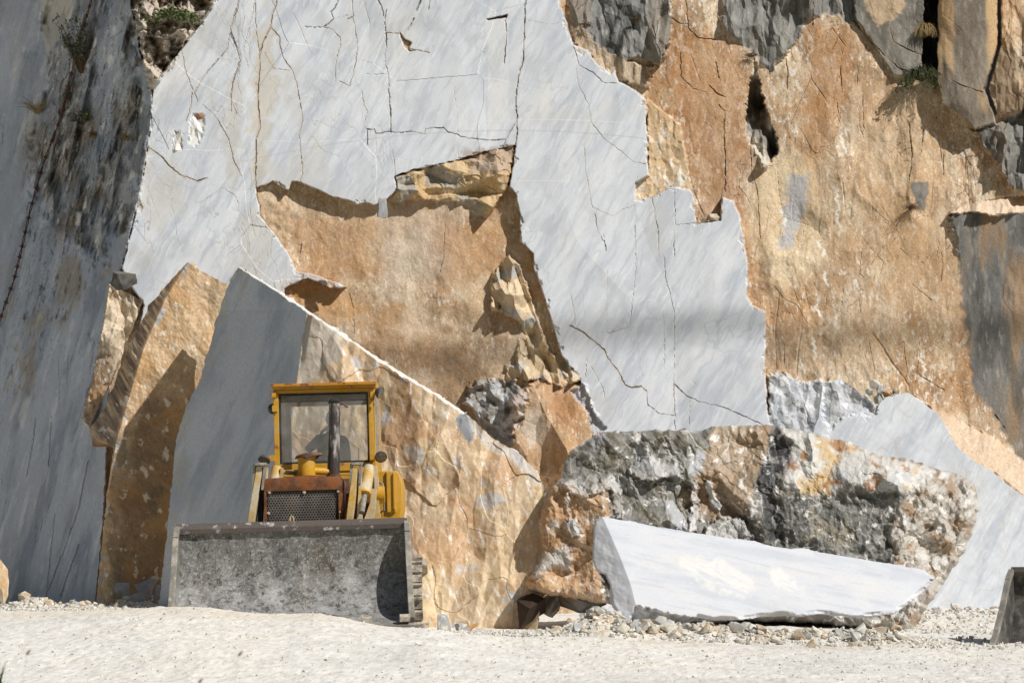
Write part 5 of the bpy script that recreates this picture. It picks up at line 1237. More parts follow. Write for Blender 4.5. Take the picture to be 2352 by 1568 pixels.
box(bm, cabL + .06, cabR - .06, YF + .02, YR - .06, zfl - .03, zfl)
box(bm, cabL + .02, cabR - .02, YF + .03, YF + .07, zfl, q3(745, 1079, YF).z)
part('cab_body', bm, M['yellow'], bevel=.006)
bm = NB(); r0, r1 = q3(626, 886, YF).x, q3(864, 886, YF).x
zr0, zr1 = zt + .002, q3(745, 880, YF).z
prism(bm, [(YF - .06, zr0), (YF - .06, zr1), (YF + .1, zr1 + .004), (YR - .05, zr1 + .004), (YR + .05, zr1 - .02), (YR + .05, zr0)], r0, r1)
roof = part('roof', bm, M['yellow'], bevel=.012)
bm = NB(); box(bm, r0 - .012, r1 + .012, YF - .085, YF - .062, zr1 - .03, zr1 + .004)
part('roof_edge', bm, paint_mat('rusty_yellow_edge', lin4(196, 132, 30), lin4(126, 66, 36), (.46, .6), 9, .55, fine=.2, dust=.2), roof, bevel=.004)
for px_ in (715, 807):
    bm = NB(); c_ = q3(px_, 889, YF - .06); tube(bm, [c_, c_ + Vector((0, -.03, 0))], .014, 10); tube(bm, [c_ + Vector((0, -.012, -.03)), c_ + Vector((0, -.03, -.03))], .007, 8)
    part('bolt', bm, M['dark_rust'], roof)
# windscreen and its rubber
g0, g1 = q3(646, 980, YF).x, q3(843, 980, YF).x; gt, gb = q3(745, 906, YF).z, q3(745, 1058, YF).z
bm = NB(); box(bm, g0 - .006, g1 + .006, YF + .035, YF + .041, gb - .006, gt + .006)
ws = part('windscreen', bm, M['glass'])
bm = NB(); k_ = .034
for a in ((g0 - k_, g0, gb - k_, gt + k_), (g1, g1 + k_ * .8, gb - k_, gt + k_), (g0, g1, gt, gt + k_), (g0, g1, gb - k_, gb)): box(bm, a[0], a[1], YF + .012, YF + .06, a[2], a[3])
part('rubber_seal', bm, M['black'], ws)
for sx_ in (cabL + .003, cabR - .009):
    bm = NB(); box(bm, sx_, sx_ + .006, YF + .055, YF + .995, zs + .065, zg_t - .03); box(bm, sx_, sx_ + .006, YF + 1.055, YR - .1, zs + .065, zg_t - .03)
    part('side_window', bm, M['side_glass'])
bm = NB(); rx0 = inL + .03; box(bm, cabL + .055, rx0, YR - .085, YR - .02, zs + .10, zg_t - .056); box(bm, inR - .0, cabR - .055, YR - .085, YR - .02, zs + .1, zg_t - .056)
part('rear_post', bm, M['yellow'])
bm = NB(); box(bm, cabL + .07, cabR - .07, YF + .12, YR - .1, zt - .04, zt - .012)
part('headliner', bm, paint_mat('headliner', lin4(150, 148, 142), lin4(120, 118, 112), (.4, .6), 6, .9))
# rectangular trim inside the rear
bm = NB(); box(bm, cabL + .052, cabL + .058, YF + .2, YR - .1, zfl, zs + .25)
part('inner_panel', bm, M['pale_yellow'])
# driver seat, steering wheel
bm = NB(); box(bm, -2.42, -1.98, 32.15, 32.6, zfl + .1, zfl + .25); box(bm, -2.42, -1.98, 32.6, 32.7, zfl + .2, zs + .08)
part('driver_seat', bm, M['seat'], bevel=.03)
# ---- work lamps
def lamp(px_, py_, Y, look, bx, by, r=.072, name='work_lamp'):
    c = q3(px_, py_, Y); d = Vector(look).normalized(); a = d.orthogonal().normalized(); b = d.cross(a)
    bm = NB(); prof = [(-.9, .12), (-.8, .45), (-.55, .75), (-.25, .93), (0, 1.0), (.12, 1.03), (.18, 1.0)]
    rings = [[bm.verts.new(c + d * (h * r) + (a * math.cos(t) + b * math.sin(t)) * w_ * r) for t in (2 * math.pi * k / 20 for k in range(20))] for h, w_ in prof]
    for A, B in zip(rings, rings[1:]):
        for k in range(20): bm.faces.new((A[k], A[(k + 1) % 20], B[(k + 1) % 20], B[k]))
    bm.faces.new(rings[0][::-1])
    lens_ring = [c + d * (.14 * r) + (a * math.cos(t) + b * math.sin(t)) * .97 * r for t in (2 * math.pi * k / 20 for k in range(20))]
    o = part(name, bm, M['lamp'], smooth=True)
    bm = NB(); cen = bm.verts.new(c + d * .24 * r); rv = [bm.verts.new(p) for p in lens_ring]
    for k in range(20): bm.faces.new((cen, rv[k], rv[(k + 1) % 20]))
    part('lens', bm, M['lens'], o, smooth=True)
    bm = NB(); e = q3(bx, by, YF - .01); box(bm, e.x - .028, e.x + .028, YF - .09, YF, e.z - .035, e.z + .035); tube(bm, [e + Vector((0, -.04, 0)), c - d * .5 * r], .012, 8)
    part('bracket', bm, M['yellow'], o)
lamp(607, 1055, 31.33, (-.2, -.5, -.75), 626, 1052)
lamp(875, 1048, 31.33, (.15, -.8, -.5), 856, 1049)
lamp(873, 901, 31.33, (.75, -.25, -.35), 857, 906, .068)
lamp(627, 938, 31.72, (-.5, .8, 0), 632, 938, .062)
bm = NB(); e = q3(631, 906, YF); box(bm, e.x - .03, e.x + .02, YF - .05, YF, e.z - .03, e.z + .02); tube(bm, [e, e + Vector((-.06, -.02, 0))], .009, 8); part('lamp_stub', bm, M['yellow'])
# ---- hood, grille
Yg = 30.6
hx0, hx1 = q3(606, 1140, Yg).x, q3(789, 1140, Yg).x
hz1 = q3(698, 1096, Yg).z; hz0 = q3(698, 1215, Yg).z
def round_top(x0, x1, z0, z1, r, crown=.02, n=6):
    pts = [Vector((x0, 0, z0))]
    for k in range(n + 1):
        t = math.pi - k / n * math.pi / 2; pts.append(Vector((x0 + r + r * math.cos(t), 0, z1 - r + r * math.sin(t))))
    pts.append(Vector(((x0 + x1) / 2, 0, z1 + crown)))
    for k in range(n + 1):
        t = math.pi / 2 - k / n * math.pi / 2; pts.append(Vector((x1 - r + r * math.cos(t), 0, z1 - r + r * math.sin(t))))
    pts.append(Vector((x1, 0, z0))); return pts
bm = NB(); fprism(bm, round_top(hx0 + .005, hx1 - .005, hz0 - .3, hz1 - .01, .06), Yg + .14, 31.49)
hood = part('hood', bm, M['dark_rust'], smooth=True)
gz1 = q3(698, 1126, Yg).z
bm = NB(); fprism(bm, [p for p in round_top(hx0, hx1, gz1, hz1, .055)], Yg, Yg + .139)
part('nose_cap', bm, M['rust'], bevel=.008, smooth=True)
bm = NB()
box(bm, hx0, hx0 + .028, Yg, Yg + .14, hz0 - .3, gz1 - .002); part('nose_frame', bm, M['rust'], bevel=.006)
bm = NB(); box(bm, hx1 - .06, hx1, Yg, Yg + .14, hz0 - .3, gz1 - .002); part('nose_frame', bm, M['rust'], bevel=.006)
bm = NB(); box(bm, hx0 + .03, hx1 - .062, Yg + .09, Yg + .12, hz0 - .25, gz1 - .01); part('radiator_core', bm, M['core'])
# perforated plate: every hole is cut
bm = NB(); X0, X1, Z0, Z1 = hx0 + .03, hx1 - .062, hz0 - .12, gz1 - .004
nx_ = 25; pitch = (X1 - X0) / (nx_ + .5); row = 0; z = Z1 - pitch * .62; Rr = pitch / math.sqrt(3); hr = pitch * .36
while z > Z0:
    for i in range(nx_):
        cx_ = X0 + pitch * (.5 + i + (.5 if row % 2 else 0))
        out = [bm.verts.new((cx_ + Rr * math.cos(math.pi / 6 + k * math.pi / 3), Yg + .03, z + Rr * math.sin(math.pi / 6 + k * math.pi / 3))) for k in range(6)]
        inn = [bm.verts.new((cx_ + hr * math.cos(math.pi / 6 + k * math.pi / 3), Yg + .03, z + hr * math.sin(math.pi / 6 + k * math.pi / 3))) for k in range(6)]
        inb = [bm.verts.new((v.co.x, Yg + .042, v.co.z)) for v in inn]
        for k in range(6):
            j = (k + 1) % 6; bm.faces.new((out[k], out[j], inn[j], inn[k])); bm.faces.new((inn[k], inn[j], inb[j], inb[k]))
    row += 1; z -= pitch * .866
grille = part('grille', bm, M['grille'])
for px_, py_ in ((619, 1130), (699, 1130), (778, 1128), (617, 1178), (781, 1175)):
    bm = NB(); c_ = q3(px_, py_, Yg + .02); tube(bm, [c_ + Vector((0, .012, 0)), c_ - Vector((0, .012, 0))], .02, 10); tube(bm, [c_, c_ - Vector((0, .024, 0))], .011, 6); part('bolt', bm, M['bolt'], grille)
bm = NB(); c_ = q3(670, 1197, Yg - .02)
tube(bm, [c_ + Vector((-.02, .0, -.06)), c_ + Vector((-.02, -.0, .04)), c_ + Vector((0, -.0, .065)), c_ + Vector((.02, -.0, .04)), c_ + Vector((.02, 0, -.06))], .011, 8)
part('tow_hook', bm, M['pale_yellow'])
# ---- exhaust and air cleaner
bm = NB(); a_, b_ = q3(766, 1092, 31.0), q3(769, 926, 31.0)
tube(bm, [a_, a_.lerp(b_, .28)], .072, 20); ex = part('exhaust_pipe', bm, M['pipe'], smooth=True)
bm = NB(); tube(bm, [a_.lerp(b_, .27), b_], .065, 20); part('stack', bm, M['pipe'], ex, smooth=True)
bm = NB(); d_ = (b_ - a_).normalized(); tube(bm, [b_ + Vector((-.075, 0, .01)), b_ + Vector((-.04, 0, .022)), b_ + Vector((.03, 0, .028)), b_ + Vector((.066, 0, .012))], [.01, .035, .035, .01], 12)
for v in bm.verts: v.co.y = b_.y + (v.co.y - b_.y) * 2.0
part('rain_cap', bm, M['black'], ex, smooth=True)
bm = NB(); tube(bm, [b_ + Vector((.05, -.02, .012)), b_ + Vector((.11, -.03, -.012)), b_ + Vector((.13, -.03, -.04)), b_ + Vector((.155, -.03, -.042))], .012, 8); part('cap_lever', bm, M['dark_rust'], ex)
bm = NB(); tube(bm, [q3(766, 1092, 31.0) + Vector((0, 0, -.03)), q3(766, 1089, 31.0)], .085, 18); part('flange', bm, M['dark_rust'], ex)
Ya = 30.85
ac0, ac1 = q3(705, 1094, Ya), q3(704, 1052, Ya)
bm = NB(); tube(bm, [ac0 + Vector((0, 0, -.05)), ac0, ac0.lerp(ac1, .05), ac1], [.06, .085, .1, .1], 24); air = part('air_cleaner', bm, M['yellow'], smooth=True)
bm = NB(); tube(bm, [ac1 - Vector((0, 0, .004)), ac1 + Vector((0, 0, .03))], .107, 24); part('rim', bm, M['yellow'], air, smooth=True)
bm = NB(); s_ = ac1 + Vector((.03, 0, .03))
n_ = 24; ring = [(.0, .05, .05), (.06, .05, .04), (.11, .03, .03), (.13, -.01, .0)]
top = bm.verts.new(s_ + Vector((0, 0, .035)))
prev = None
for rad, zz, _ in ((.06, .032, 0), (.115, .018, 0), (.135, -.012, 0)):
    cur = [bm.verts.new(s_ + Vector((1.25 * rad * math.cos(2 * math.pi * k / n_), rad * math.sin(2 * math.pi * k / n_), zz + .25 * rad * math.cos(2 * math.pi * k / n_) * .5 - (.028 if k in (4, 5, 17, 18) and rad > .12 else 0)))) for k in range(n_)]
    for k in range(n_):
        if prev is None: bm.faces.new((top, cur[k], cur[(k + 1) % n_]))
        else: bm.faces.new((prev[k], cur[k], cur[(k + 1) % n_], prev[(k + 1) % n_]))
    prev = cur
capo = part('rain_cap', bm, M['dark_rust'], air, smooth=True)
so = capo.modifiers.new('thick', 'SOLIDIFY'); so.thickness = .006
bm = NB(); e0, e1 = q3(722, 1080, Ya), q3(748, 1082, Ya + .1); tube(bm, [e0 - Vector((.03, 0, 0)), e1], .042, 16); tube(bm, [e1 - Vector((.01, 0, 0)), e1 + Vector((.1, .06, .0))], .028, 14); part('intake_pipe', bm, M['yellow'], air, smooth=True)
# ---- side tank, right of the picture
Yt = 31.25
t0, t1, tz1, tz0 = q3(868, 1130, Yt).x, q3(912, 1130, Yt).x, q3(890, 1080, Yt).z, q3(890, 1194, Yt).z
bm = NB()
A = [(t0, tz0 + .02), (t0, tz1), (t1 + .0, tz1 - .005), (t1 + .035, tz1 - .05), (t1 + .06, tz1 - .16), (t1 + .055, tz0 + .14), (t1 + .03, tz0 + .03), (t1 - .02, tz0)]
fprism(bm, [Vector((x, 0, z)) for x, z in A], Yt, Yt + 1.0)
tank = part('fuel_tank', bm, M['yellow'], bevel=.014, seg=3, smooth=True)
bm = NB(); p0, p1 = q3(888, 1130, Yt).x, q3(909, 1130, Yt).x; box(bm, p0, p1, Yt - .035, Yt + .01, tz0 + .09, tz1 - .01); panel = part('tank_panel', bm, M['yellow'], tank, bevel=.012)
bm = NB(); hxx = q3(905, 1130, Yt).x; box(bm, hxx - .008, hxx + .022, Yt - .06, Yt - .034, tz0 + .12, tz1 - .03); part('panel_rib', bm, M['yellow'], tank, bevel=.008)
bm = NB(); c_ = q3(876, 1128, Yt - .03); tube(bm, [c_ + Vector((-.03, 0, .1)), c_ + Vector((.02, -.05, .09)), c_ + Vector((.03, -.06, 0)), c_ + Vector((.03, -.05, -.22)), c_ + Vector((-.03, 0, -.25))], .011, 8); part('grab_handle', bm, M['steel'])
bm = NB(); pbox(bm, 863, 930, 1191, 1240, Yt + .02, Yt + .9, Yt); part('fender', bm, M['yellow'], bevel=.01)
# ---- lift arms, links and cylinders
def plate(bm, pts, Y, w):      # flat bar following pixel points, with given width in pixels, thickness .05 in Y
    P3 = [q3(x, y, Y) for x, y, _ in pts]; Lf, Rt = [], []
    for i, p in enumerate(P3):
        d = (P3[min(i + 1, len(P3) - 1)] - P3[max(i - 1, 0)]).normalized(); nrm = Vector((d.z, 0, -d.x)); ww = pts[i][2] / 2 / F * Y
        Lf.append(p + nrm * ww); Rt.append(p - nrm * ww)
    fprism(bm, Lf + Rt[::-1], Y - w / 2, Y + w / 2)
def arm(name, sets, mat, Y, w=.12):
    bm = NB()
    for s in sets: plate(bm, s, Y, w)
    return part(name, bm, mat, bevel=.008)
L_ = arm('lift_arm', [[(598, 1072, 13), (596, 1095, 14), (588, 1140, 15), (579, 1200, 15), (572, 1250, 15)]], M['pale_yellow'], 30.7, .3)
bm = NB()
for x_ in (586, 609): plate(bm, [(x_, 1066, 5), (x_ - 2, 1090, 6), (x_ - 6, 1125, 5)], 30.62, .12)
pbox(bm, 585, 611, 1062, 1068, 30.5, 30.7); part('yoke', bm, M['steel'], L_, bevel=.005)
bm = NB(); plate(bm, [(605, 1100, 8), (602, 1140, 8), (598, 1200, 10)], 30.85, .2); part('inner_link', bm, M['black'], L_)
bm = NB(); a_ = q3(634, 1078, 30.95); tube(bm, [a_ + Vector((.01, 0, .02)), a_ + Vector((-.02, -.15, -.25))], .062, 16); cy = part('hydraulic_cylinder', bm, M['pale_yellow'], smooth=True)
bm = NB(); tube(bm, [a_ + Vector((.06, -.02, -.03)), a_ + Vector((.24, -.02, -.05))], .024, 10); part('cross_hose', bm, M['steel'], cy, smooth=True)
for x_ in (613, 648):
    bm = NB(); plate(bm, [(x_, 1074, 6), (x_ - 1, 1100, 8)], 30.9, .1); part('ear', bm, M['pale_yellow'], cy, bevel=.004)
R1 = arm('lift_arm', [[(817, 1074, 12), (815, 1100, 13), (809, 1150, 15), (802, 1215, 16)]], M['pale_yellow'], 30.65, .25)
bm = NB()
for x_ in (808, 829): plate(bm, [(x_, 1064, 5), (x_ - 1, 1085, 6), (x_ - 3, 1110, 5)], 30.6, .14)
pbox(bm, 807, 831, 1061, 1067, 30.5, 30.68); part('yoke', bm, M['steel'], R1, bevel=.005)
bm = NB(); plate(bm, [(829, 1080, 6), (827, 1130, 7), (826, 1200, 14)], 30.72, .1); part('link_plate', bm, M['pale_yellow'], R1, bevel=.004)
bm = NB(); plate(bm, [(859, 1122, 12), (857, 1155, 14), (850, 1185, 20), (842, 1215, 26)], 30.8, .1); part('curved_link', bm, M['pale_yellow'], R1, bevel=.004)
bm = NB(); plate(bm, [(862, 1070, 8), (865, 1100, 10), (866, 1150, 10), (868, 1200, 14)], 31.0, .1); part('tower_plate', bm, M['pale_yellow'], R1, bevel=.004)
bm = NB(); a_, b_ = q3(848, 1074, 31.0), q3(838, 1134, 30.72); tube(bm, [a_, b_], .068, 18); c2 = part('hydraulic_cylinder', bm, M['pale_yellow'], smooth=True)
bm = NB(); tube(bm, [b_ - (b_ - a_) * .02, b_ + (b_ - a_) * .03], .074, 18); part('end_cap', bm, M['yellow'], c2, smooth=True)
bm = NB(); tube(bm, [b_, b_ + (b_ - a_) * .7], .032, 12); part('piston_rod', bm, M['steel'], c2, smooth=True)
bm = NB(); plate(bm, [(833, 1072, 6), (832, 1095, 7)], 30.95, .1); part('ear', bm, M['pale_yellow'], c2)
bm = NB(); c_ = q3(876, 1136, 31.05); tube(bm, [c_ + Vector((-.05, -.02, 0)), c_ + Vector((.04, -.02, 0))], .1, 18); part('pivot_housing', bm, M['yellow'], smooth=True)
bm = NB()
for y0_, y1_ in ((1076, 1082), (1086, 1092)): pbox(bm, 650, 826, y0_, y1_, 31.3, 31.36)
part('cross_rail', bm, M['yellow'], bevel=.006)
bm = NB(); pbox(bm, 610, 866, 1100, 1260, 31.2, 33.2); part('chassis', bm, M['dark_rust'])
# ---- bucket
bc = Vector((q3(665, 1203, 30.35).x + .028, 30.35, 0)); HW = 1.272
zt_b = q3(665, 1205, 30.35).z
prof = [(30.35, zt_b - .055), (30.36, zt_b - .22), (30.34, zt_b - .45), (30.27, zt_b - .68), (30.13, zt_b - .88), (29.94, zt_b - 1.02), (29.7, zt_b - 1.09), (29.32, zt_b - 1.13)]
def catmull(p, n=5):
    o_ = []
    for i in range(len(p) - 1):
        a = p[max(i - 1, 0)]; b = p[i]; c = p[i + 1]; d = p[min(i + 2, len(p) - 1)]
        for k in range(n):
            t = k / n; o_.append(tuple(.5 * ((2 * b[j]) + (-a[j] + c[j]) * t + (2 * a[j] - 5 * b[j] + 4 * c[j] - d[j]) * t * t + (-a[j] + 3 * b[j] - 3 * c[j] + d[j]) * t ** 3) for j in (0, 1)))
    return o_ + [p[-1]]
def bucket_parts(fix, mk):
    """fix maps bucket coordinates (x across, Y, z) into the world; mk links a mesh"""
    cp = catmull(prof); th = .035
    bm = NB()
    cols_ = 40
    grid = [[bm.verts.new((-HW + 2 * HW * i / cols_, y + .006 * math.sin(i * .9 + y * 7), z)) for i in range(cols_ + 1)] for y, z in cp]
    for A, B in zip(grid, grid[1:]):
        for i in range(cols_): bm.faces.new((A[i], A[i + 1], B[i + 1], B[i]))
    r_ = bmesh.ops.solidify(bm, geom=bm.faces[:], thickness=-th)
    bk = mk('bucket', bm, M['scuffed'], None, fix, True)
    lead = [(30.31, zt_b - .02), (30.16, zt_b - .14), (29.90, zt_b - .5), (29.60, zt_b - .85), (29.28, zt_b - 1.10)]
    for s in (-1, 1):
        bm = NB(); outl = lead + [(y + .02, z - .02) for y, z in cp[::-1]]
        x0 = s * HW; prism(bm, outl, x0 - .0 * s, x0 + .04 * s)
        mk('side_plate', bm, M['scuffed'], bk, fix, False)
        bm = NB(); w_ = .045
        for (ya, za), (yb, zb_) in zip(lead, lead[1:]):
            d = Vector((0, yb - ya, zb_ - za)).normalized(); nn = Vector((0, -d.z, d.y)) * -.02
            prism(bm, [(ya - nn.y, za - nn.z), (ya + nn.y * 2.2, za + nn.z * 2.2), (yb + nn.y * 2.2, zb_ + nn.z * 2.2), (yb - nn.y, zb_ - nn.z)], x0 - .012 * s, x0 + .052 * s)
        mk('edge_strip', bm, M['steel'], bk, fix, False)
    bm = NB(); prism(bm, [(30.31, zt_b - .075), (30.30, zt_b - .02), (30.335, zt_b + .045), (30.375, zt_b + .045), (30.39, zt_b - .06)], -HW - .03, HW + .03)
    for v in bm.verts:
        v.co.z += .006 * math.sin(v.co.x * 5)
    mk('top_lip', bm, M['plate_edge'], bk, fix, False)
    bm = NB(); prism(bm, [(29.36, zt_b - 1.115), (29.16, zt_b - 1.135), (29.12, zt_b - 1.15), (29.2, zt_b - 1.215), (29.5, zt_b - 1.18)], -HW - .05, HW + .05)
    mk('cutting_edge', bm, M['steel'], bk, fix, False)
    for k in range(7):
        x_ = -HW + .06 + k * (2 * HW - .12) / 6
        bm = NB(); prism(bm, [(29.30, zt_b - 1.11), (29.12, zt_b - 1.115), (29.10, zt_b - 1.06), (29.16, zt_b - 1.03), (29.30, zt_b - 1.03)], x_ - .055, x_ + .055)
        mk('edge_pad', bm, M['track'], bk, fix, False)
    return bk
yaw_b = math.radians(2.6)
def fix_main(v):
    dy = v.y - 30.35; x = bc.x + v.x * (1 - .02 * dy) * math.cos(yaw_b) - dy * math.sin(yaw_b); y = 30.35 + dy * math.cos(yaw_b) + v.x * math.sin(yaw_b) * .4
    return Vector((x, y, v.z))
def mk_main(name, bm, mat, par, fix, smooth):
    for v in bm.verts: v.co = fix(v.co)
    return part(name, bm, mat, par, smooth=smooth, bevel=0 if name == 'bucket' else .006)
bucket_parts(fix_main, mk_main)
# ---- crawler tracks
def track(xa, xb):
    yc0, yc1, zc, r = 31.15, 32.7, q3(960, 1366, 31).z, .37
    per = 2 * (yc1 - yc0) + 2 * math.pi * r; n = 38
    def at(s):
        s %= per; a = yc1 - yc0
        if s < a: return (yc0 + s, zc - r, 0.)
        s -= a
        if s < math.pi * r: t = s / r; return (yc1 + r * math.sin(t), zc - r * math.cos(t), t)
        s -= math.pi * r
        if s < a: return (yc1 - s, zc + r, math.pi)
        t = (s - a) / r; return (yc0 - r * math.sin(t), zc + r * math.cos(t), math.pi + t)
    bm = NB(); hw = per / n * .47
    for k in range(n):
        y, z, t = at((k + .5) * per / n); c, s = math.cos(t), math.sin(t)
        f = lambda u, w: (y + u * c - w * s * -1 * -1, z + u * s + w * c)
        # shoe plate and grouser, w negative = outwards
        for pl in ([(-hw, -.03), (hw, -.03), (hw, .015), (-hw, .015)], [(-hw, -.065), (-hw + .022, -.065), (-hw + .028, -.03), (-hw, -.03)]):
            prism(bm, [f(u, w) for u, w in pl], xa, xb)
    tr = part('track', bm, M['track'])
    for yy, rr in ((yc0, .30), (yc1, .30)):
        bm = NB(); tube(bm, [(xa + .08, yy, zc), (xb - .08, yy, zc)], rr, 26); part('track_wheel', bm, M['track'], tr, smooth=True)
    bm = NB()
    box(bm, xa + .1, xb - .1, yc0 + .2, yc1 - .2, zc - .2, zc + .12); part('track_frame', bm, M['dark_rust'], tr, bevel=.02)
    for k in range(5):
        yy = yc0 + .35 + k * .38; bm = NB(); tube(bm, [(xa + .06, yy, zc - .25), (xb - .06, yy, zc - .25)], .09, 16); part('roller', bm, M['track'], tr, smooth=True)
    return tr
xr = q3(971, 1366, 30.9).x
track(xr - .36, xr); track(-3.80, -3.44)

# ================================================================== DRIVER
Yp = 32.28
def pp(px_, py_, Y): return P(px_, py_, Y)
hipz = zfl + .32 - .1
man_base = Vector((pp(762, 1100, Yp).x, Yp + .1, zfl + .2))
man = None
def skin_chain(name, verts, edges, rad, mat, parent=None, root=0, sub=2, loc=man_base):
    me = bpy.data.meshes.new(name); me.from_pydata([tuple(Vector(v) - loc) for v in verts], edges, []); o = link(name, me, parent)
    mo = o.modifiers.new('skin', 'SKIN'); mo.use_smooth_shade = True
    sl = me.skin_vertices[0].data
    for i, r in enumerate(rad): sl[i].radius = r if isinstance(r, tuple) else (r, r); sl[i].use_root = (i == root)
    sb = o.modifiers.new('sub', 'SUBSURF'); sb.levels = sb.render_levels = sub
    me.materials.append(mat); return o
hip = Vector((man_base.x, Yp + .05, zfl + .34)); neck = pp(762, 996, Yp - .03); head = pp(764, 964, Yp - .05)
shL, shR = pp(734, 1010, Yp), pp(792, 1012, Yp); elL = pp(706, 1034, Yp - .22); haL = pp(742, 990, Yp - .2); elR = pp(798, 1062, Yp - .05); haR = pp(776, 1082, Yp - .35)
ch = (neck + hip) / 2 + Vector((0, .03, .08)); up = neck + Vector((0, .02, -.09))
legL, legR = hip + Vector((-.1, -.05, -.02)), hip + Vector((.1, -.05, -.02))
knL, knR = hip + Vector((-.16, -.45, .03)), hip + Vector((.16, -.45, .03)); ftL, ftR = knL + Vector((0, -.05, -.32)), knR + Vector((0, -.05, -.32)); toL, toR = ftL + Vector((0, -.16, -.01)), ftR + Vector((0, -.16, -.01))
V_ = [hip, ch, up, neck, head - Vector((0, 0, .06)), shL, elL, haL.lerp(elL, .18), shR, elR, haR.lerp(elR, .18), legL, knL, ftL, toL, legR, knR, ftR, toR]
E_ = [(0, 1), (1, 2), (2, 3), (3, 4), (2, 5), (5, 6), (6, 7), (2, 8), (8, 9), (9, 10), (0, 11), (11, 12), (12, 13), (13, 14), (0, 15), (15, 16), (16, 17), (17, 18)]
RD = [(.16, .12), (.17, .12), (.14, .1), (.058, .058), (.055, .055), (.075, .075), (.05, .05), (.036, .036), (.075, .075), (.05, .05), (.036, .036), .085, .062, .045, .04, .085, .062, .045, .04]
man = skin_chain('person', V_, E_, RD, M['shirt'])
man.location = man_base; tag(man, 'person in dark shirt sitting in the loader cab, one hand raised to the chin', 'person')
# head with face
bm = NB(); bmesh.ops.create_uvsphere(bm, u_segments=28, v_segments=20, radius=1)
for v in bm.verts:
    c = v.co; x, y, z = c.x * .076, c.y * .096, c.z * .118
    if z < -.03: k = 1 - .35 * min(1, (-z - .03) / .09); x *= k; y = y * (k * .5 + .5) - .008
    f = max(0, -c.y)
    y -= .022 * math.exp(-((x / .012) ** 2 + ((z + .012) / .022) ** 2)) * (f > .3)         # nose
    y -= .006 * math.exp(-((x / .022) ** 2 + ((z + .058) / .008) ** 2)) * (f > .3)         # lips
    y += .010 * (math.exp(-(((x - .03) / .014) ** 2 + ((z - .012) / .012) ** 2)) + math.exp(-(((x + .03) / .014) ** 2 + ((z - .012) / .012) ** 2))) * (f > .3)
    x += (.014 if c.x > 0 else -.014) * math.exp(-(((y - .01) / .016) ** 2 + ((z + .005) / .026) ** 2)) * (abs(c.x) > .8)   # ears
    v.co = head - man_base + Vector((x, y, z))
me = bpy.data.meshes.new('head'); bm.to_mesh(me); bm.free(); me.materials.append(M['skin']); me.polygons.foreach_set('use_smooth', np.ones(len(me.polygons), bool)); link('head', me, man)
bm = NB(); bmesh.ops.create_uvsphere(bm, u_segments=24, v_segments=16, radius=1)
for v in list(bm.verts):
    c = v.co
    if c.z < -.35 or (c.y < -.25 and c.z < .45): bm.verts.remove(v)
for v in bm.verts: c = v.co; v.co = head - man_base + Vector((c.x * .083, c.y * .104 + .004, c.z * .125 + .004))
me = bpy.data.meshes.new('hair'); bm.to_mesh(me); bm.free(); me.materials.append(M['hair']); me.polygons.foreach_set('use_smooth', np.ones(len(me.polygons), bool)); hr_ = link('hair', me, man)
so = hr_.modifiers.new('thick', 'SOLIDIFY'); so.thickness = .008
def hand(w, d, side, nrm, curl):
    """palm + five fingers, d = pointing direction, side = towards the thumb, nrm = palm side"""
    d, side, nrm = Vector(d).normalized(), Vector(side).normalized(), Vector(nrm).normalized()
    vs = [w, w + d * .045, w + d * .085]; ed = [(0, 1), (1, 2)]; rd = [(.026, .02), (.036, .016), (.036, .014)]
    for k, (o_, l_) in enumerate(((.028, .075), (.010, .085), (-.008, .078), (-.026, .06))):
        i = len(vs); b = w + d * .085 + side * o_
        vs += [b, b + d * l_ * .45 + nrm * curl * l_ * .25, b + d * l_ * .75 + nrm * curl * l_ * .6, b + d * l_ * .85 + nrm * curl * l_ * .95]
        ed += [(2, i), (i, i + 1), (i + 1, i + 2), (i + 2, i + 3)]; rd += [.009, .0088, .008, .007]
    i = len(vs); vs += [w + d * .03 + side * .032, w + d * .055 + side * .055 + nrm * .015, w + d * .08 + side * .06 + nrm * .03]; ed += [(1, i), (i, i + 1), (i + 1, i + 2)]; rd += [.012, .0105, .0085]
    return skin_chain('hand', vs, ed, rd, M['skin'], man)
hand(haL.lerp(elL, .2), haL - elL + Vector((.02, 0, .02)), (.3, .2, .8), (.8, .5, 0), 1.0)
hand(haR.lerp(elR, .2), haR - elR, (-.8, -.2, .2), (0, -.2, -1), .9)

# ================================================================== SECOND BUCKET at the right edge
b2 = empty('loader_bucket', (0, 0, 0), 'dark steel bucket with brown cutting edge, cut off by the right picture edge', 'bucket')
yaw2 = math.radians(-28); org2 = P(2329, 1309, 29.9); 
def fix2(v):
    sc = .86
    lx, ly, lz = (v.x + HW) * sc, (v.y - 30.35) * sc, (v.z - zt_b) * sc
    return Vector((org2.x + lx * math.cos(yaw2) - ly * math.sin(yaw2), org2.y + .0 + lx * math.sin(yaw2) + ly * math.cos(yaw2), org2.z + lz))
b2_base = fix2(Vector((0, 29.8, zt_b - 1.2))); b2.location = b2_base
M['dark_steel'] = paint_mat('dark_bucket_steel', lin4(58, 57, 54), lin4(104, 102, 98), (.48, .66), 9, .6, fine=.3, dust=.2)
M['brown_edge'] = paint_mat('brown_worn_steel', lin4(126, 84, 46), lin4(86, 62, 44), (.4, .6), 6, .6, fine=.25)
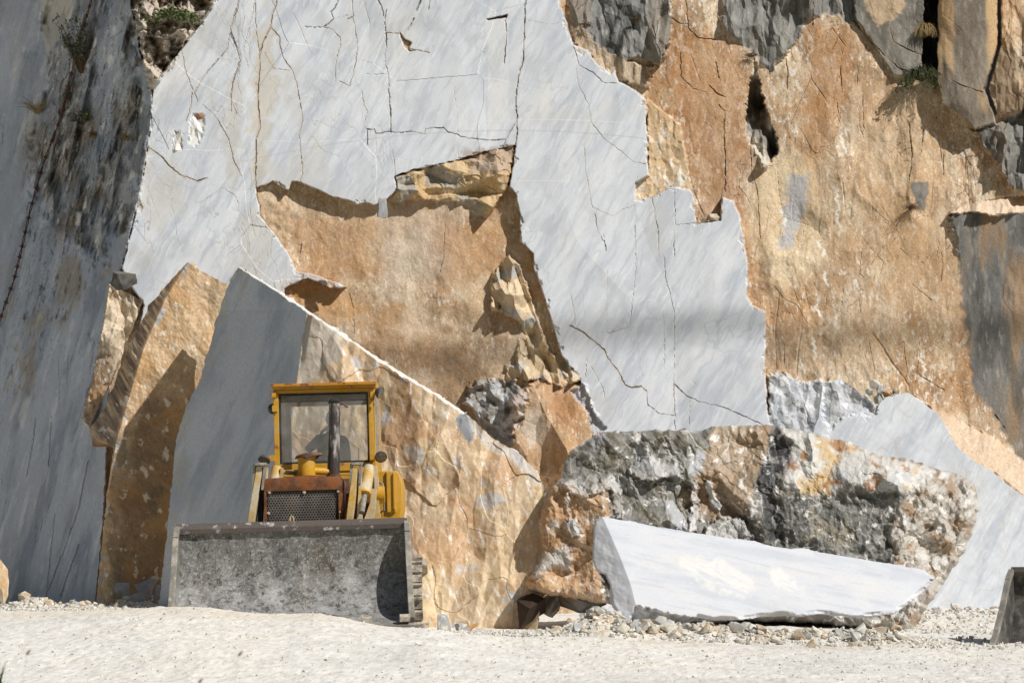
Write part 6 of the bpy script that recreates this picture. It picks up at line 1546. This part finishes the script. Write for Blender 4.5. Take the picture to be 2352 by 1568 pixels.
def mk2(name, bm, mat, par, fix, smooth):
    for v in bm.verts: v.co = fix(v.co) - b2_base
    bmesh.ops.remove_doubles(bm, verts=bm.verts, dist=1e-5); bmesh.ops.recalc_face_normals(bm, faces=bm.faces)
    me = bpy.data.meshes.new(name); bm.to_mesh(me); bm.free(); me.materials.append(M['brown_edge'] if name in ('cutting_edge', 'edge_pad') else M['dark_steel'] if mat is M['scuffed'] else mat)
    if par is None: return link('shell', me, b2)
    if name == 'bucket': pass
    o = link(name, me, b2); return o
bucket_parts(fix2, mk2)

# ================================================================== PLANTS, CABLE
def blades(name, root, n, length, mat, label, cat, spread=1., droop=1., wid=.006, up=.4, seed=0, out=.6, leaf=None, nleaf=0, lsz=.02, parent_name='blades'):
    r = np.random.RandomState(seed); vs, fs = [], []
    tips = []
    for _ in range(n):
        a = r.rand() * math.pi * 2; L = length * (.5 + .6 * r.rand()); dx, dy = math.cos(a) * spread, -abs(math.sin(a)) * out
        p = np.array([r.randn() * .03 * spread, 0, r.randn() * .02]); v = np.array([dx, dy - .15, up + .5 * r.rand()]); v /= np.linalg.norm(v)
        side = np.cross(v, [0, -1, 0.2]); side /= (np.linalg.norm(side) + 1e-6); k0 = len(vs); S = 5
        for s in range(S + 1):
            w = wid * (1 - s / S * .85); vs.append(p - side * w); vs.append(p + side * w)
            p = p + v * L / S; v = v + np.array([0, 0, -droop * .33]); v /= np.linalg.norm(v)
            if s > 1: tips.append(p.copy())
        for s in range(S): b = k0 + 2 * s; fs.append((b, b + 1, b + 3, b + 2))
    me = mesh_np(name, np.array(vs), np.array(fs), mat=mat)
    o = link(name, me); o.location = root; tag(o, label, cat)
    if nleaf:
        lv, lf_ = [], []
        for _ in range(nleaf):
            t = tips[r.randint(len(tips))] + r.randn(3) * .02; a = r.randn(3); a /= np.linalg.norm(a); b = np.cross(a, r.randn(3)); b /= np.linalg.norm(b); k0 = len(lv); s = lsz * (.6 + .8 * r.rand())
            lv += [t - a * s, t + b * s * .45, t + a * s, t - b * s * .45]; lf_.append((k0, k0 + 1, k0 + 2, k0 + 3))
        link('leaves', mesh_np('leaves', np.array(lv), np.array(lf_), mat=leaf), o)
    return o
def surf(px_, py_, lift=.03):
    j = int(np.argmin(np.abs(gy - py_))); i = int(np.argmin(np.abs(gx - px_))); return P(px_, py_, float(Yc[j, i]) - lift)
blades('grass_tuft', P(2114, 180, float(Yc[np.argmin(np.abs(gy - 215)), np.argmin(np.abs(gx - 2100))]) - .05), 420, .50, M['dark_grass'], 'large dark hanging grass tuft under the deep gap of the upper right pillars', 'grass tuft', .8, 1.9, .007, .4, 1, .22, M['leaf'], 260, .028)
blades('grass_tuft', P(2126, 66, float(Yc[np.argmin(np.abs(gy - 80)), np.argmin(np.abs(gx - 2100))]) - .02), 180, .36, M['dry_grass'], 'dry straw coloured grass tuft high in the deep gap of the upper right pillars', 'grass tuft', .6, 2.4, .008, .3, 2, .5)
blades('dry_plant', surf(2092, 480, .03), 70, .30, M['twig'], 'small withered brown plant on the cliff beside the grey patch', 'plant', .5, 1.5, .004, .1, 3, .4)
blades('shrub', surf(400, 38, .05), 60, .34, M['twig'], 'green leafy shrub on the crumbled crest at the top left', 'shrub', 1.0, .9, .005, .3, 4, .7, M['leaf'], 560, .03)
blades('shrub', surf(186, 165, .12), 130, .72, M['twig'], 'grey green bush hanging on the shaded cliff beside the cable', 'shrub', .55, .2, .005, 1.0, 5, .6, M['silver_leaf'], 700, .03)
sh = blades('shrub', surf(188, 285, .1), 40, .26, M['twig'], 'small silvery plant with a yellow flower below the grey green bush', 'shrub', .9, .4, .004, .6, 6, .8, M['silver_leaf'], 200, .03)
bm = NB(); bmesh.ops.create_icosphere(bm, subdivisions=1, radius=.03); me = bpy.data.meshes.new('flower'); bm.to_mesh(me); bm.free(); me.materials.append(M['yellow_flower']); fl = link('flower', me, sh); fl.location = (.09, -.12, .14)
blades('grass_tuft', surf(84, 258, .08), 70, .42, M['dry_grass'], 'pale dry grass tuft arching left on the shaded cliff', 'grass tuft', 1.1, .7, .004, .7, 7, .6)
blades('grass_tuft', surf(216, 312, .08), 60, .24, M['dry_grass'], 'short straw grass tuft hanging below the silvery plant', 'grass tuft', .6, 1.6, .005, .2, 8, .6)
blades('grass_tuft', surf(290, 322, .08), 50, .22, M['dry_grass'], 'sparse dry grass tuft near the corner of the marble face', 'grass tuft', 1.0, .8, .004, .6, 9, .6, M['leaf'], 30, .025)
for i_, (x_, y_, lab) in enumerate(((1345, 60, 'withered brown tuft left in the grey rock right of the marble top'), (1460, 48, 'withered brown tuft right in the grey rock near the top edge'), (1725, 130, 'withered tuft above the open fissure in the brown cliff'))):
    blades('dry_plant', surf(x_, y_, .05), 60, .2, M['twig'], lab, 'plant', .8, 1.3, .004, .2, 20 + i_, .5)
# rusty twisted cable hanging down the shaded cliff
cpts = [(210, -60), (210, 0), (191, 64), (161, 180), (144, 259), (101, 371), (71, 476), (49, 574), (33, 640), (0, 733), (-30, 800)]
cp3 = [surf(x, y, .14) for x, y in cpts]
fine_ = []
for a, b in zip(cp3, cp3[1:]):
    for k in range(12): fine_.append(a.lerp(b, k / 12))
for i in range(3):
    fine_ = [fine_[0]] + [(fine_[k - 1] + fine_[k] * 2 + fine_[k + 1]) / 4 for k in range(1, len(fine_) - 1)] + [fine_[-1]]
bm = NB(); cb = fine_[0].copy()
for ph in (0, math.pi):
    tube(bm, [p - cb + Vector((.014 * math.cos(i * .7 + ph), .014 * math.sin(i * .7 + ph), 0)) for i, p in enumerate(fine_)], .008, 6)
me = bpy.data.meshes.new('cable'); bm.to_mesh(me); bm.free(); me.materials.append(M['cable']); cab = link('steel_cable', me); cab.location = cb
tag(cab, 'rusty knotted wire cable hanging down the shaded cliff at the left', 'cable')
for i in range(3, len(fine_) - 3, 4):
    bm = NB(); p = fine_[i] - cb; d = (fine_[i + 1] - fine_[i - 1]).normalized(); t_ = d.cross(Vector((0, 1, 0))) * .045
    tube(bm, [p - d * .03, p + d * .03], .022, 8); tube(bm, [p - t_, p + t_], .009, 6)
    me = bpy.data.meshes.new('clamp'); bm.to_mesh(me); bm.free(); me.materials.append(M['cable']); link('clamp', me, cab)
# grass stalks close to the camera
for i_, (x_, y_, Y_, lab) in enumerate(((65, 1497, 9.5, 'blurred brown seed head at the lower left corner of the picture'), (552, 1500, 9.8, 'blurred brown seed head on the pale ground below the loader bucket'), (460, 1563, 9.5, 'blurred brown seed head at the bottom edge of the picture'))):
    top_ = P(x_, y_, Y_); g_ = Vector((top_.x - .1, Y_ + .02, zg(top_.x, Y_))); lean = Vector((.013, 0, .016))
    bm = NB(); tube(bm, [Vector((0, 0, 0)), (top_ - g_) * .5 + Vector((-.02, 0, 0)), top_ - g_ - lean * .4], [.0009, .0008, .0006], 6)
    me = bpy.data.meshes.new('stem'); bm.to_mesh(me); bm.free(); me.materials.append(M['pale_stem']); st_ = link('grass_stalk', me); st_.location = g_
    tag(st_, lab, 'grass stalk')
    bm = NB(); c_ = top_ - g_; tube(bm, [c_ - lean * .55, c_ - lean * .2, c_ + lean * .2, c_ + lean * .7], [.002, .0045, .004, .001], 8)
    me = bpy.data.meshes.new('seed_head'); bm.to_mesh(me); bm.free(); me.materials.append(M['seed']); link('seed_head', me, st_)
blades('grass_tuft', P(-6, 1590, 12.5), 16, .16, M['green_blade'], 'green grass blades at the bottom left corner', 'grass tuft', .5, .3, .004, 1.6, 12, .3)

AZ, EL = math.radians(52), math.radians(44)
sdir = Vector((math.sin(AZ) * math.cos(EL), -math.cos(AZ) * math.cos(EL), math.sin(EL)))
su = bpy.data.lights.new('sun', 'SUN'); su.energy = 4.3; su.angle = math.radians(.5); su.color = (1, .965, .92)
w0, w1 = P(1180, 735, 38.5) + sdir * 46, P(2500, 690, 38.5) + sdir * 46
bm = NB(); e_ = (w1 - w0); tube(bm, [w0 - e_ * 2 - w0, w1 + e_ * 2 - w0], .055, 10); tube(bm, [w0 - e_ * 2 - w0 + Vector((0, 0, .22)), w1 + e_ * 2 - w0 + Vector((0, 0, .22))], .03, 8)
me = bpy.data.meshes.new('overhead_cable'); bm.to_mesh(me); bm.free(); me.materials.append(M['cable']); oc = link('overhead_cable', me); oc.location = w0; tag(oc, 'pair of steel cables stretched high across the quarry above the picture', 'cable')
so_ = bpy.data.objects.new('sun', su); C.objects.link(so_); so_.rotation_euler = sdir.to_track_quat('Z', 'Y').to_euler(); so_.location = sdir * 60
wd = bpy.data.worlds.new('World'); bpy.context.scene.world = wd; wd.use_nodes = True
nt = wd.node_tree; bg = nt.nodes['Background']; sky = nt.nodes.new('ShaderNodeTexSky'); sky.sky_type = 'NISHITA'; sky.sun_disc = False
sky.sun_elevation = EL; sky.sun_rotation = math.radians(180 - 52); sky.air_density = 1.0; sky.dust_density = 1.5
hs = nt.nodes.new('ShaderNodeHueSaturation'); hs.inputs['Saturation'].default_value = .95
nt.links.new(sky.outputs[0], hs.inputs['Color']); nt.links.new(hs.outputs[0], bg.inputs[0]); bg.inputs[1].default_value = .055
cam = bpy.data.cameras.new('camera'); co_ = bpy.data.objects.new('camera', cam); C.objects.link(co_)
cam.sensor_width = 36; cam.lens = 36 * F / 2352; cam.clip_end = 2000; co_.location = (0, 0, 0); co_.rotation_euler = (math.pi / 2 + TH, 0, 0)
cam.dof.use_dof = True; cam.dof.focus_distance = 32; cam.dof.aperture_fstop = 6.3
sc = bpy.context.scene; sc.camera = co_
sc.cycles.use_denoising = True
sc.view_settings.view_transform = 'Standard'; sc.view_settings.look = 'None'; sc.view_settings.exposure = 0.0; sc.view_settings.gamma = 1
